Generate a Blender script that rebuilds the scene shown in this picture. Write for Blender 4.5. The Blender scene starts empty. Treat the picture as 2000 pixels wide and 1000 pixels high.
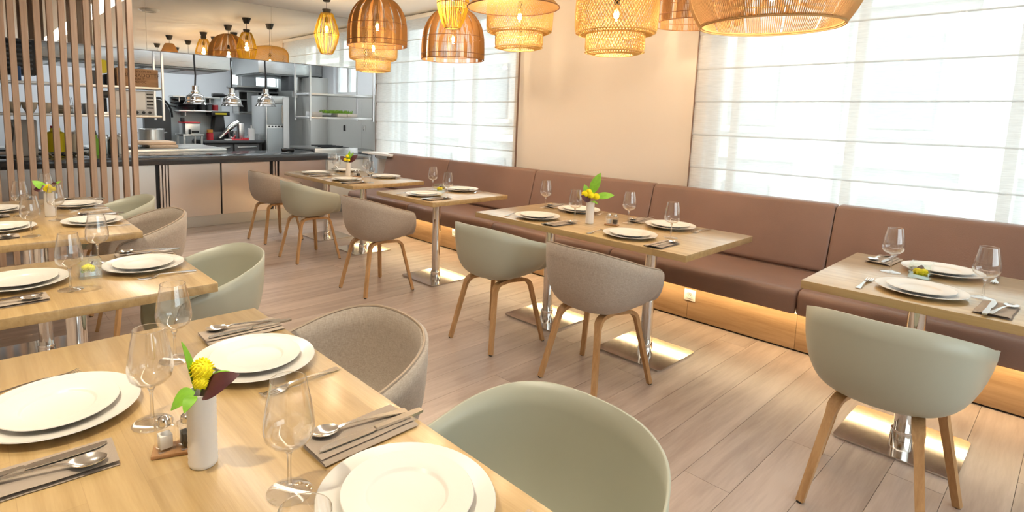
import bpy, bmesh, math, random
from mathutils import Vector, Matrix

random.seed(7)
PI = math.pi
scene = bpy.context.scene
COL = scene.collection

# ------------------------------------------------------------------ camera
FPX, CX, CY = 1099.08, 893.63, 365.51
YAW, PITCH, ROLL, CAM_H = 0.84301, 0.12412, 0.02799, 1.4495
_f = Vector((-math.sin(YAW), math.cos(YAW), 0)); _r = Vector((math.cos(YAW), math.sin(YAW), 0)); _u = Vector((0, 0, 1))
_f2 = _f * math.cos(PITCH) - _u * math.sin(PITCH); _u2 = _u * math.cos(PITCH) + _f * math.sin(PITCH)
_r3 = _r * math.cos(ROLL) + _u2 * math.sin(ROLL); _u3 = _u2 * math.cos(ROLL) - _r * math.sin(ROLL)
CAM = Vector((0, 0, CAM_H))
cd = bpy.data.cameras.new('camera'); cam = bpy.data.objects.new('camera', cd); COL.objects.link(cam)
m = Matrix.Identity(4)
for i, v in enumerate((_r3, _u3, -_f2)):
    for j in range(3): m[j][i] = v[j]
for j in range(3): m[j][3] = CAM[j]
cam.matrix_world = m
cd.sensor_width = 36.0; cd.lens = 36.0 * FPX / 2000.0
cd.shift_x = (1000 - CX) / 2000.0; cd.shift_y = (CY - 500) / 2000.0
cd.clip_start = 0.02; cd.clip_end = 200
scene.camera = cam

def at(px, py, axis, val):
    "the place in the room seen at a point of the photograph, on the plane axis = val"
    d = _r3 * ((px - CX) / FPX) - _u3 * ((py - CY) / FPX) + _f2
    a = 'XYZ'.index(axis)
    return CAM + d * ((val - CAM[a]) / d[a])

# ------------------------------------------------------------------ view, world, sun
vs = scene.view_settings
vs.view_transform = 'Standard'; vs.look = 'None'; vs.gamma = 1.0; vs.use_curve_mapping = False
vs.exposure = 0.2
cy = scene.cycles
cy.use_denoising = True; cy.max_bounces = 9; cy.diffuse_bounces = 4; cy.glossy_bounces = 4
cy.transmission_bounces = 8; cy.transparent_max_bounces = 12
cy.caustics_reflective = False; cy.caustics_refractive = False; cy.sample_clamp_indirect = 6.0; cy.blur_glossy = 0.6

world = bpy.data.worlds.new('sky'); scene.world = world; world.use_nodes = True
wn = world.node_tree; wn.nodes.clear()
bg = wn.nodes.new('ShaderNodeBackground'); out = wn.nodes.new('ShaderNodeOutputWorld')
bg.inputs[0].default_value = (0.86, 0.94, 1.0, 1); bg.inputs[1].default_value = 4.2
wn.links.new(bg.outputs[0], out.inputs[0])

sd = bpy.data.lights.new('sun', 'SUN'); sd.energy = 4.5; sd.angle = 0.01; sd.color = (1, 0.96, 0.9)
sun = bpy.data.objects.new('sun', sd); COL.objects.link(sun)
sun.rotation_euler = Vector((0.45, 0.55, -0.75)).to_track_quat('-Z', 'Y').to_euler()

# ------------------------------------------------------------------ materials
def new_mat(name):
    mt = bpy.data.materials.new(name); mt.use_nodes = True
    nt = mt.node_tree; nt.nodes.clear()
    o = nt.nodes.new('ShaderNodeOutputMaterial'); p = nt.nodes.new('ShaderNodeBsdfPrincipled')
    nt.links.new(p.outputs[0], o.inputs[0])
    return mt, nt, p, o
def N(nt, t, **kw):
    n = nt.nodes.new(t)
    for k, v in kw.items():
        if k.startswith('i_'):
            n.inputs[int(k[2:])].default_value = v
        else: setattr(n, k, v)
    return n
def c4(c): return (c[0], c[1], c[2], 1)
def simple(name, col, rough=.5, metal=0, spec=.5, coat=0, bump=0, bscale=60, trans=0, ior=1.45, noise=0, nscale=8):
    mt, nt, p, o = new_mat(name)
    p.inputs['Base Color'].default_value = c4(col); p.inputs['Roughness'].default_value = rough
    p.inputs['Metallic'].default_value = metal; p.inputs['Specular IOR Level'].default_value = spec
    p.inputs['Coat Weight'].default_value = coat; p.inputs['Coat Roughness'].default_value = .15
    p.inputs['Transmission Weight'].default_value = trans; p.inputs['IOR'].default_value = ior
    tc = N(nt, 'ShaderNodeTexCoord')
    if noise:
        n = N(nt, 'ShaderNodeTexNoise'); n.inputs['Scale'].default_value = nscale; n.inputs['Detail'].default_value = 4
        nt.links.new(tc.outputs['Object'], n.inputs['Vector'])
        mx = N(nt, 'ShaderNodeMixRGB', blend_type='MULTIPLY'); mx.inputs[0].default_value = 1
        cr = N(nt, 'ShaderNodeValToRGB'); cr.color_ramp.elements[0].color = (1 - noise,) * 3 + (1,); cr.color_ramp.elements[1].color = (1 + noise * .4,) * 3 + (1,)
        cr.color_ramp.elements[0].position = .3; cr.color_ramp.elements[1].position = .7
        nt.links.new(n.outputs[0], cr.inputs[0]); mx.inputs[1].default_value = c4(col); nt.links.new(cr.outputs[0], mx.inputs[2])
        nt.links.new(mx.outputs[0], p.inputs['Base Color'])
    if bump:
        n = N(nt, 'ShaderNodeTexNoise'); n.inputs['Scale'].default_value = bscale; n.inputs['Detail'].default_value = 5
        nt.links.new(tc.outputs['Object'], n.inputs['Vector'])
        b = N(nt, 'ShaderNodeBump'); b.inputs['Strength'].default_value = bump; b.inputs['Distance'].default_value = .01
        nt.links.new(n.outputs[0], b.inputs['Height']); nt.links.new(b.outputs[0], p.inputs['Normal'])
    return mt
def wood(name, dark, light, rough=.42, stretch=(1, 14, 14), scale=3, staves=None, spec=.4, rnd=.12, knots=False, coat=0):
    mt, nt, p, o = new_mat(name)
    tc = N(nt, 'ShaderNodeTexCoord'); oi = N(nt, 'ShaderNodeObjectInfo')
    add = N(nt, 'ShaderNodeVectorMath', operation='ADD'); mul = N(nt, 'ShaderNodeVectorMath', operation='SCALE')
    comb = N(nt, 'ShaderNodeCombineXYZ')
    for i in range(3): nt.links.new(oi.outputs['Random'], comb.inputs[i])
    mul.inputs[3].default_value = 37.0; nt.links.new(comb.outputs[0], mul.inputs[0])
    nt.links.new(tc.outputs['Object'], add.inputs[0]); nt.links.new(mul.outputs[0], add.inputs[1])
    mp = N(nt, 'ShaderNodeMapping'); mp.inputs['Scale'].default_value = stretch
    nt.links.new(add.outputs[0], mp.inputs[0])
    n1 = N(nt, 'ShaderNodeTexNoise'); n1.inputs['Scale'].default_value = scale; n1.inputs['Detail'].default_value = 6; n1.inputs['Distortion'].default_value = .6
    n2 = N(nt, 'ShaderNodeTexNoise'); n2.inputs['Scale'].default_value = scale * 7; n2.inputs['Detail'].default_value = 3
    for n in (n1, n2): nt.links.new(mp.outputs[0], n.inputs['Vector'])
    mx = N(nt, 'ShaderNodeMath', operation='MULTIPLY_ADD'); mx.inputs[1].default_value = .3
    nt.links.new(n2.outputs[0], mx.inputs[0]); nt.links.new(n1.outputs[0], mx.inputs[2])
    cr = N(nt, 'ShaderNodeValToRGB'); e = cr.color_ramp.elements
    e[0].position = .42; e[1].position = .82; e[0].color = c4(dark); e[1].color = c4(light)
    nt.links.new(mx.outputs[0], cr.inputs[0]); last = cr.outputs[0]
    hv = N(nt, 'ShaderNodeHueSaturation')
    mr = N(nt, 'ShaderNodeMapRange'); mr.inputs[3].default_value = 1 - rnd; mr.inputs[4].default_value = 1 + rnd
    nt.links.new(oi.outputs['Random'], mr.inputs[0]); nt.links.new(mr.outputs[0], hv.inputs['Value']); nt.links.new(last, hv.inputs['Color']); last = hv.outputs[0]
    if knots:
        nk = N(nt, 'ShaderNodeTexNoise'); nk.inputs['Scale'].default_value = 1.6; nk.inputs['Detail'].default_value = 2
        mk = N(nt, 'ShaderNodeMapping'); mk.inputs['Scale'].default_value = (2.2, .8, 1); nt.links.new(add.outputs[0], mk.inputs[0]); nt.links.new(mk.outputs[0], nk.inputs['Vector'])
        ck = N(nt, 'ShaderNodeValToRGB'); ck.color_ramp.elements[0].position = .62; ck.color_ramp.elements[1].position = .8
        ck.color_ramp.elements[0].color = (1, 1, 1, 1); ck.color_ramp.elements[1].color = (.72, .66, .62, 1); nt.links.new(nk.outputs[0], ck.inputs[0])
        mm = N(nt, 'ShaderNodeMixRGB', blend_type='MULTIPLY'); mm.inputs[0].default_value = 1
        nt.links.new(last, mm.inputs[1]); nt.links.new(ck.outputs[0], mm.inputs[2]); last = mm.outputs[0]
    if staves:
        br = N(nt, 'ShaderNodeTexBrick'); br.offset = .37; br.inputs['Scale'].default_value = 1
        br.inputs['Brick Width'].default_value = staves[0]; br.inputs['Row Height'].default_value = staves[1]; br.inputs['Mortar Size'].default_value = .0006
        br.inputs['Color1'].default_value = (.84, .82, .79, 1); br.inputs['Color2'].default_value = (1.0, 1.0, 1.0, 1); br.inputs['Mortar'].default_value = (.8, .78, .74, 1)
        nt.links.new(tc.outputs['Object'], br.inputs['Vector'])
        mm = N(nt, 'ShaderNodeMixRGB', blend_type='MULTIPLY'); mm.inputs[0].default_value = .8
        nt.links.new(last, mm.inputs[1]); nt.links.new(br.outputs[0], mm.inputs[2]); last = mm.outputs[0]
    nt.links.new(last, p.inputs['Base Color'])
    p.inputs['Roughness'].default_value = rough; p.inputs['Specular IOR Level'].default_value = spec
    p.inputs['Coat Weight'].default_value = coat; p.inputs['Coat Roughness'].default_value = .2
    b = N(nt, 'ShaderNodeBump'); b.inputs['Strength'].default_value = .12; b.inputs['Distance'].default_value = .004
    nt.links.new(n2.outputs[0], b.inputs['Height']); nt.links.new(b.outputs[0], p.inputs['Normal'])
    return mt
def emit(name, col, s):
    mt, nt, p, o = new_mat(name); nt.nodes.remove(p)
    e = N(nt, 'ShaderNodeEmission'); e.inputs[0].default_value = c4(col); e.inputs[1].default_value = s
    nt.links.new(e.outputs[0], o.inputs[0]); return mt
def brushed(name, col, rough=.3, axis=2, amt=.25):
    mt, nt, p, o = new_mat(name)
    p.inputs['Base Color'].default_value = c4(col); p.inputs['Metallic'].default_value = 1.0
    tc = N(nt, 'ShaderNodeTexCoord'); mp = N(nt, 'ShaderNodeMapping'); s = [60, 60, 60]; s[axis] = .8; mp.inputs['Scale'].default_value = s
    n = N(nt, 'ShaderNodeTexNoise'); n.inputs['Scale'].default_value = 4; n.inputs['Detail'].default_value = 3
    nt.links.new(tc.outputs['Object'], mp.inputs[0]); nt.links.new(mp.outputs[0], n.inputs['Vector'])
    mr = N(nt, 'ShaderNodeMapRange'); mr.inputs[3].default_value = rough - .08; mr.inputs[4].default_value = rough + amt
    nt.links.new(n.outputs[0], mr.inputs[0]); nt.links.new(mr.outputs[0], p.inputs['Roughness'])
    return mt
def weave(name, c1, c2, rough=.9, scale=260):
    mt, nt, p, o = new_mat(name)
    tc = N(nt, 'ShaderNodeTexCoord'); mp = N(nt, 'ShaderNodeMapping'); mp.inputs['Scale'].default_value = (25, 25, 230)
    n = N(nt, 'ShaderNodeTexNoise'); n.inputs['Scale'].default_value = 3; n.inputs['Detail'].default_value = 6
    mp2 = N(nt, 'ShaderNodeMapping'); mp2.inputs['Scale'].default_value = (230, 230, 18)
    n2 = N(nt, 'ShaderNodeTexNoise'); n2.inputs['Scale'].default_value = 3; n2.inputs['Detail'].default_value = 6
    for a, b in ((mp, n), (mp2, n2)):
        nt.links.new(tc.outputs['Object'], a.inputs[0]); nt.links.new(a.outputs[0], b.inputs['Vector'])
    ad = N(nt, 'ShaderNodeMath', operation='ADD'); nt.links.new(n.outputs[0], ad.inputs[0]); nt.links.new(n2.outputs[0], ad.inputs[1])
    cr = N(nt, 'ShaderNodeValToRGB'); cr.color_ramp.elements[0].position = .7; cr.color_ramp.elements[1].position = 1.0 
    ml = N(nt, 'ShaderNodeMath', operation='MULTIPLY'); ml.inputs[1].default_value = .85; nt.links.new(ad.outputs[0], ml.inputs[0])
    cr.color_ramp.elements[0].color = c4(c1); cr.color_ramp.elements[1].color = c4(c2)
    nt.links.new(ml.outputs[0], cr.inputs[0]); nt.links.new(cr.outputs[0], p.inputs['Base Color'])
    p.inputs['Roughness'].default_value = rough; p.inputs['Sheen Weight'].default_value = .25; p.inputs['Specular IOR Level'].default_value = .2
    b = N(nt, 'ShaderNodeBump'); b.inputs['Strength'].default_value = .25; b.inputs['Distance'].default_value = .003
    nt.links.new(ad.outputs[0], b.inputs['Height']); nt.links.new(b.outputs[0], p.inputs['Normal'])
    return mt
def glassmat(name, tint=(1, 1, 1), rough=0.0):
    # clear glass that lets light straight through for shadows (thin-walled look)
    mt, nt, p, o = new_mat(name); nt.nodes.remove(p)
    ly = N(nt, 'ShaderNodeLayerWeight'); ly.inputs[0].default_value = .5
    pw = N(nt, 'ShaderNodeMath', operation='POWER'); pw.inputs[1].default_value = 2.6; nt.links.new(ly.outputs['Facing'], pw.inputs[0])
    lw = N(nt, 'ShaderNodeMath', operation='MULTIPLY_ADD'); lw.inputs[1].default_value = .8; lw.inputs[2].default_value = .06; nt.links.new(pw.outputs[0], lw.inputs[0])
    tr = N(nt, 'ShaderNodeBsdfTransparent'); tr.inputs[0].default_value = c4(tint)
    gl = N(nt, 'ShaderNodeBsdfGlossy'); gl.inputs['Roughness'].default_value = .015 + rough; gl.inputs[0].default_value = (1, 1, 1, 1)
    mx = N(nt, 'ShaderNodeMixShader'); nt.links.new(lw.outputs[0], mx.inputs[0]); nt.links.new(tr.outputs[0], mx.inputs[1]); nt.links.new(gl.outputs[0], mx.inputs[2])
    nt.links.new(mx.outputs[0], o.inputs[0]); return mt
def crystal(name):
    mt, nt, p, o = new_mat(name); nt.nodes.remove(p)
    g = N(nt, 'ShaderNodeBsdfGlass'); g.inputs['IOR'].default_value = 1.5; g.inputs['Roughness'].default_value = 0.0
    tr = N(nt, 'ShaderNodeBsdfTransparent'); mx = N(nt, 'ShaderNodeMixShader'); mx.inputs[0].default_value = .6
    nt.links.new(tr.outputs[0], mx.inputs[1]); nt.links.new(g.outputs[0], mx.inputs[2]); nt.links.new(mx.outputs[0], o.inputs[0]); return mt
def translucent(name, col, t=.4, thru=0.0, weave_scale=None, rough=.8):
    mt, nt, p, o = new_mat(name)
    p.inputs['Base Color'].default_value = c4(col); p.inputs['Roughness'].default_value = rough; p.inputs['Specular IOR Level'].default_value = .2
    tl = N(nt, 'ShaderNodeBsdfTranslucent'); tl.inputs[0].default_value = c4(col)
    m1 = N(nt, 'ShaderNodeMixShader'); m1.inputs[0].default_value = t
    nt.links.new(p.outputs[0], m1.inputs[1]); nt.links.new(tl.outputs[0], m1.inputs[2]); last = m1.outputs[0]
    if thru:
        tr = N(nt, 'ShaderNodeBsdfTransparent'); m2 = N(nt, 'ShaderNodeMixShader')
        tc = N(nt, 'ShaderNodeTexCoord'); mp = N(nt, 'ShaderNodeMapping'); mp.inputs['Scale'].default_value = (6, 1, 90)
        n = N(nt, 'ShaderNodeTexNoise'); n.inputs['Scale'].default_value = 2; n.inputs['Detail'].default_value = 5
        nt.links.new(tc.outputs['Object'], mp.inputs[0]); nt.links.new(mp.outputs[0], n.inputs['Vector'])
        mr = N(nt, 'ShaderNodeMapRange'); mr.inputs[1].default_value = .3; mr.inputs[2].default_value = .7; mr.inputs[3].default_value = thru * .72; mr.inputs[4].default_value = thru * 1.28
        nt.links.new(n.outputs[0], mr.inputs[0]); nt.links.new(mr.outputs[0], m2.inputs[0])
        nt.links.new(last, m2.inputs[1]); nt.links.new(tr.outputs[0], m2.inputs[2]); last = m2.outputs[0]
    nt.links.new(last, o.inputs[0]); return mt

M = {}
M['plank'] = wood('oak_plank', (.36, .275, .228), (.505, .41, .352), .34, (7, .55, 7), 2.2, rnd=.10, knots=True, spec=.45)
M['oak'] = wood('oak_top', (.41, .268, .108), (.55, .385, .182), .36, (.7, 12, 12), 2.5, staves=(.62, .095), rnd=.03, spec=.5, coat=.9)
M['oakedge'] = wood('oak_edge', (.46, .28, .14), (.62, .42, .24), .45, (.7, .7, 16), 2.5, rnd=.04)
M['leg'] = wood('oak_leg', (.42, .235, .10), (.60, .37, .18), .42, (9, 9, .7), 3, rnd=.04)
M['panel'] = wood('oak_panel', (.27, .155, .075), (.42, .265, .145), .42, (.6, 8, 8), 2.2, rnd=.05)
M['slat'] = wood('oak_slat', (.43, .30, .215), (.56, .42, .32), .5, (10, 10, .6), 2.5, rnd=.06)
M['board'] = wood('board', (.50, .33, .2), (.66, .47, .31), .6, (8, 1, 8), 3)
M['crate'] = wood('crate', (.36, .18, .075), (.50, .28, .13), .6, (8, 1, 8), 3)
M['leather'] = simple('brown_leather', (.255, .155, .120), .40, spec=.45, bump=.12, bscale=220, noise=.10, nscale=3)
M['seam'] = simple('dark_seam', (.05, .022, .015), .6)
M['mint'] = simple('sage_plastic', (.445, .455, .37), .34, spec=.5)
M['fabric'] = weave('beige_weave', (.37, .31, .255), (.49, .425, .36))
M['fpipe'] = simple('beige_piping', (.42, .33, .25), .85)
M['chrome'] = simple('chrome', (.80, .79, .77), .07, 1)
M['plate_chrome'] = simple('polished_steel', (.72, .69, .65), .11, 1)
M['cutlery'] = simple('cutlery_steel', (.78, .76, .73), .16, 1)
M['steel'] = brushed('brushed_steel', (.70, .70, .68), .32, amt=.08)
M['steelw'] = brushed('warm_steel', (.80, .72, .66), .32, amt=.06)
M['steelh'] = brushed('hood_steel', (.66, .67, .66), .30, axis=1, amt=.08)
M['china'] = simple('white_china', (.70, .675, .63), .18, spec=.55)
M['chinarib'] = simple('white_china_rim', (.70, .672, .625), .3, spec=.5, bump=.05, bscale=300)
M['napkin'] = simple('taupe_napkin', (.36, .295, .24), .9, bump=.1, bscale=500)
M['vase'] = simple('white_vase', (.82, .80, .78), .45)
M['glass'] = glassmat('clear_glass', (.972, .972, .972))
M['crystal'] = crystal('crystal')
M['thick'] = glassmat('thick_glass', (.965, .99, .98))
M['water'] = glassmat('water', (.97, .99, .985))
M['yellow'] = simple('yellow_petal', (.95, .83, .02), .6)
M['yellowd'] = simple('yellow_heart', (.55, .36, .01), .7)
M['leaf'] = simple('green_leaf', (.22, .50, .035), .45, noise=.2, nscale=40)
M['darkleaf'] = simple('dark_red_leaf', (.085, .022, .028), .35, noise=.25, nscale=40)
M['stem'] = simple('green_stem', (.15, .28, .04), .6)
M['wall'] = simple('cream_wall', (.80, .74, .68), .8, spec=.2)
M['white'] = simple('white_paint', (.90, .885, .86), .7, spec=.25)
M['kwall'] = simple('kitchen_wall', (.82, .85, .87), .55, spec=.3)
M['ktile'] = simple('kitchen_floor', (.22, .20, .19), .5, noise=.1)
M['greyp'] = simple('grey_panel', (.42, .45, .45), .45, metal=.3)
M['clad'] = simple('steel_sheet', (.58, .58, .545), .4, metal=.2)
M['rail'] = simple('brown_rail', (.22, .14, .105), .5)
M['granite'] = simple('dark_granite', (.055, .058, .066), .12, spec=.6, noise=.25, nscale=120)
M['black'] = simple('black', (.012, .012, .013), .4)
M['blackm'] = simple('black_matt', (.03, .028, .027), .6)
M['dgrey'] = simple('dark_grey', (.085, .09, .095), .45)
M['lgrey'] = simple('light_grey', (.55, .56, .56), .5)
M['wplastic'] = simple('white_plastic', (.80, .79, .76), .4)
M['red'] = simple('red', (.55, .03, .04), .5)
M['ylw'] = simple('yellow_plastic', (.85, .70, .02), .5)
M['blue'] = simple('blue_plastic', (.03, .10, .28), .4)
M['grn'] = simple('green_plastic', (.16, .40, .03), .5)
M['orange'] = simple('orange', (.60, .25, .04), .5)
M['creamc'] = simple('cream_ceramic', (.62, .58, .48), .5)
M['mirror'] = simple('mirror', (.90, .90, .87), .012, 1)
M['alu'] = simple('aluminium', (.70, .70, .69), .3, 1)
M['bamboo'] = translucent('bamboo_strip', (.84, .62, .25), .38)
M['cane'] = translucent('brown_cane', (.37, .19, .065), .15)
M['amber'] = translucent('amber_cane', (.72, .52, .06), .4)
M['wicker'] = translucent('wicker', (.66, .43, .19), .3)
M['canedark'] = simple('cane_ring', (.20, .085, .03), .6)
M['bulb'] = emit('bulb_glow', (1, .72, .34), 45)
M['bulbglass'] = glassmat('bulb_glass', (1, .9, .7))
M['led'] = emit('warm_led', (1, .77, .42), 32)
M['cove'] = emit('cove_led', (1, .89, .74), 10)
M['klight'] = emit('kitchen_light', (.92, .97, 1.0), 75)
M['spotdisc'] = emit('downlight_disc', (1, .86, .68), 14)
M['blind'] = translucent('sheer_blind', (.90, .90, .89), .78, thru=.30)
M['frame'] = simple('window_frame', (.75, .75, .74), .4)
M['pane'] = glassmat('window_glass', (.97, 1, .99))
M['facade'] = simple('facade', (.42, .43, .42), .9, noise=.08, nscale=1)
M['facade2'] = simple('facade_band', (.72, .71, .68), .9)
M['fwin'] = simple('facade_window', (.22, .24, .25), .2)
M['asphalt'] = simple('street', (.25, .25, .25), .9)
M['print'] = simple('dark_print', (.10, .045, .02), .7)

# ------------------------------------------------------------------ mesh helpers
class MB:
    def __init__(s): s.v = []; s.f = []; s.smooth = True
    def add(s, vs, fs):
        b = len(s.v); s.v += [tuple(p) for p in vs]; s.f += [tuple(i + b for i in f) for f in fs]; return s
    def box(s, x0, x1, y0, y1, z0, z1):
        vs = [(x, y, z) for x in (x0, x1) for y in (y0, y1) for z in (z0, z1)]
        return s.add(vs, [(0, 1, 3, 2), (4, 6, 7, 5), (0, 4, 5, 1), (2, 3, 7, 6), (0, 2, 6, 4), (1, 5, 7, 3)])
    def rbox(s, x0, x1, y0, y1, z0, z1, r=.004, seg=2):
        bm = bmesh.new()
        vs = [bm.verts.new((x, y, z)) for x in (x0, x1) for y in (y0, y1) for z in (z0, z1)]
        for f in [(0, 1, 3, 2), (4, 6, 7, 5), (0, 4, 5, 1), (2, 3, 7, 6), (0, 2, 6, 4), (1, 5, 7, 3)]: bm.faces.new([vs[i] for i in f])
        bmesh.ops.bevel(bm, geom=bm.edges[:], offset=r, segments=seg, profile=.5, affect='EDGES')
        bm.verts.index_update(); s.add([v.co[:] for v in bm.verts], [[v.index for v in f.verts] for f in bm.faces]); bm.free(); return s
    def lathe(s, prof, seg=24, cx=0, cy=0, cz=0, close=False):
        # prof: list of (r, z); r == 0 closes
        vs = []; fs = []
        rings = []
        for r, z in prof:
            if r <= 1e-6: rings.append([len(vs)]); vs.append((cx, cy, cz + z))
            else:
                rings.append(list(range(len(vs), len(vs) + seg)))
                for k in range(seg):
                    a = 2 * PI * k / seg; vs.append((cx + r * math.cos(a), cy + r * math.sin(a), cz + z))
        pairs = list(zip(rings[:-1], rings[1:]))
        if close: pairs.append((rings[-1], rings[0]))
        for A, B in pairs:
            for k in range(seg):
                k2 = (k + 1) % seg
                if len(A) == 1 and len(B) == 1: continue
                if len(A) == 1: fs.append((A[0], B[k2], B[k]))
                elif len(B) == 1: fs.append((A[k], A[k2], B[0]))
                else: fs.append((A[k], A[k2], B[k2], B[k]))
        return s.add(vs, fs)
    def tube(s, pts, r, seg=6, caps=True, closed=False):
        pts = [Vector(p) for p in pts]; n = len(pts); vs = []; fs = []
        up = None
        for i, p in enumerate(pts):
            if closed: t = pts[(i + 1) % n] - pts[i - 1]
            else: t = pts[min(i + 1, n - 1)] - pts[max(i - 1, 0)]
            t.normalize()
            if up is None: up = t.orthogonal().normalized()
            up = (up - t * up.dot(t)); up = up.normalized() if up.length > 1e-6 else t.orthogonal().normalized()
            w = t.cross(up); rr = r[i] if isinstance(r, (list, tuple)) else r
            for k in range(seg):
                a = 2 * PI * k / seg; vs.append(p + up * (rr * math.cos(a)) + w * (rr * math.sin(a)))
        for i in range(n if closed else n - 1):
            j = (i + 1) % n
            for k in range(seg): fs.append((i * seg + k, i * seg + (k + 1) % seg, j * seg + (k + 1) % seg, j * seg + k))
        if caps and not closed: fs.append(tuple(range(seg - 1, -1, -1))); fs.append(tuple(range((n - 1) * seg, n * seg)))
        return s.add(vs, fs)
    def sweep(s, pts, binorm, w, h):
        # rectangular section: w along binorm, h in the plane of the path
        pts = [Vector(p) for p in pts]; b = Vector(binorm).normalized(); n = len(pts); vs = []; fs = []
        for i, p in enumerate(pts):
            t = (pts[min(i + 1, n - 1)] - pts[max(i - 1, 0)]).normalized(); nn = b.cross(t).normalized()
            W = w[i] if isinstance(w, (list, tuple)) else w
            for sx, sy in ((-1, -1), (1, -1), (1, 1), (-1, 1)): vs.append(p + b * (sx * W / 2) + nn * (sy * h / 2))
        for i in range(n - 1):
            for k in range(4): fs.append((i * 4 + k, i * 4 + (k + 1) % 4, (i + 1) * 4 + (k + 1) % 4, (i + 1) * 4 + k))
        fs.append((3, 2, 1, 0)); fs.append(tuple((n - 1) * 4 + k for k in range(4)))
        return s.add(vs, fs)
    def ribbon(s, left, right, th=.002):
        # a thin closed strip between two polylines
        n = len(left); L = [Vector(p) for p in left]; R_ = [Vector(p) for p in right]; vs = []; fs = []
        for i in range(n):
            t = L[min(i + 1, n - 1)] - L[max(i - 1, 0)]; nn = t.cross(R_[i] - L[i]); 
            if nn.length < 1e-9: nn = Vector((0, 0, 1))
            nn.normalize(); o = nn * (th / 2)
            vs += [L[i] + o, R_[i] + o, R_[i] - o, L[i] - o]
        for i in range(n - 1):
            for k in range(4): fs.append((i * 4 + k, i * 4 + (k + 1) % 4, (i + 1) * 4 + (k + 1) % 4, (i + 1) * 4 + k))
        fs.append((3, 2, 1, 0)); fs.append(tuple((n - 1) * 4 + k for k in range(4)))
        return s.add(vs, fs)
    def sphere(s, c, r, seg=12, rings=8, sz=1):
        return s.lathe([(r * math.sin(PI * i / rings) if 0 < i < rings else 0, -r * sz * math.cos(PI * i / rings)) for i in range(rings + 1)], seg, *c)
    def prism(s, outline, z0, z1, axis='Z'):
        n = len(outline); vs = []
        for z in (z0, z1):
            for a, b in outline: vs.append((a, b, z) if axis == 'Z' else ((z, a, b) if axis == 'X' else (a, z, b)))
        fs = [tuple(range(n - 1, -1, -1)), tuple(range(n, 2 * n))] + [(i, (i + 1) % n, n + (i + 1) % n, n + i) for i in range(n)]
        return s.add(vs, fs)
    def mesh(s, name, mat, smooth=None):
        me = bpy.data.meshes.new(name); me.from_pydata(s.v, [], s.f)
        bm = bmesh.new(); bm.from_mesh(me); bmesh.ops.recalc_face_normals(bm, faces=bm.faces[:]); bm.to_mesh(me); bm.free()
        if smooth is None or smooth is True:
            me.shade_smooth() if hasattr(me, 'shade_smooth') else [setattr(p, 'use_smooth', True) for p in me.polygons]
            try: me.set_sharp_from_angle(angle=math.radians(38))
            except Exception: pass
        me.materials.append(M[mat] if isinstance(mat, str) else mat)
        return me
    def build(s, name, mat, parent=None, loc=None, rz=0, smooth=None):
        return obj(name, s.mesh(name, mat, smooth), parent, loc, rz)
def obj(name, me, parent=None, loc=None, rz=0):
    o = bpy.data.objects.new(name, me); COL.objects.link(o)
    if parent: o.parent = parent
    if loc is not None: o.location = loc
    if rz: o.rotation_euler.z = rz
    return o
def tag(o, label=None, cat=None, group=None, kind=None):
    if label: o['label'] = label
    if cat: o['category'] = cat
    if group: o['group'] = group
    if kind: o['kind'] = kind
    return o
def thing(name, label, cat, loc=(0, 0, 0), rz=0, group=None):
    o = bpy.data.objects.new(name, None); COL.objects.link(o); o.empty_display_size = .1
    o.location = loc; o.rotation_euler.z = rz
    return tag(o, label, cat, group)
def copy_tree(o, parent=None):
    c = o.copy(); COL.objects.link(c)
    if parent: c.parent = parent
    for ch in o.children: copy_tree(ch, c)
    return c
def struct(name, mb, mat, label=None, parent=None):
    o = mb.build(name, mat, parent, smooth=False)
    if parent is None: tag(o, label, None, None, 'structure')
    return o
# ------------------------------------------------------------------ the room
XK, XR, YL, YW, YK, ZC = -11.8, 2.6, -1.9, 4.67, 5.22, 2.785
XM = -7.15                                   # plane of the bar front and of the mirror above it
fl = struct('floor', MB().box(-7.36, XR, YL, 4.7, -.06, -.012), 'blackm', 'pale oak plank floor of the dining room'); fl['category'] = 'floor'
PW = .1868
plank_cache = {}
k = 0
x = -.429 + PW * 17
while x > -7.5:
    x0, x1 = x - PW, min(x, XR)
    if x0 < XR:
        y = YL; r = random.Random(k * 13 + 5)
        joints = [YL + r.uniform(.3, 2.1)]
        if abs(x1 + .805) < .02: joints = [2.205 - 2.1]
        while joints[-1] < 4.2: joints.append(joints[-1] + 2.1)
        ys = [YL] + [j for j in joints if j < 4.4] + [4.68]
        for a, b in zip(ys[:-1], ys[1:]):
            L = round(b - a, 4); wdt = round(x1 - x0, 4)
            if (L, wdt) not in plank_cache:
                plank_cache[(L, wdt)] = MB().box(-wdt / 2 + .0008, wdt / 2 - .0008, .0008, L - .0008, -.012, 0).mesh('plank', 'plank', False)
            obj('plank', plank_cache[(L, wdt)], fl, ((x0 + x1) / 2, a, 0))
    x -= PW; k += 1
kf = struct('floor_kitchen', MB().box(XK, -7.36, YL, YK, -.06, 0), 'ktile', 'dark floor of the open kitchen'); kf['category'] = 'floor'

ce = MB().box(XK, XR, 1.67, YK, ZC, ZC + .12).box(XK, XR, YL, 1.42, ZC, ZC + .12).box(XK, XR, 1.40, 1.69, ZC + .12, ZC + .2)
ce = struct('ceiling', ce, 'white', 'white plaster ceiling with a long light cove'); ce['category'] = 'ceiling'
cv = MB().box(-7.0, 2.3, 1.44, 1.65, ZC + .095, ZC + .118).build('cove_light', 'cove', smooth=False)
tag(cv, 'long warm light strip recessed in the white ceiling', 'ceiling light')

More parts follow.
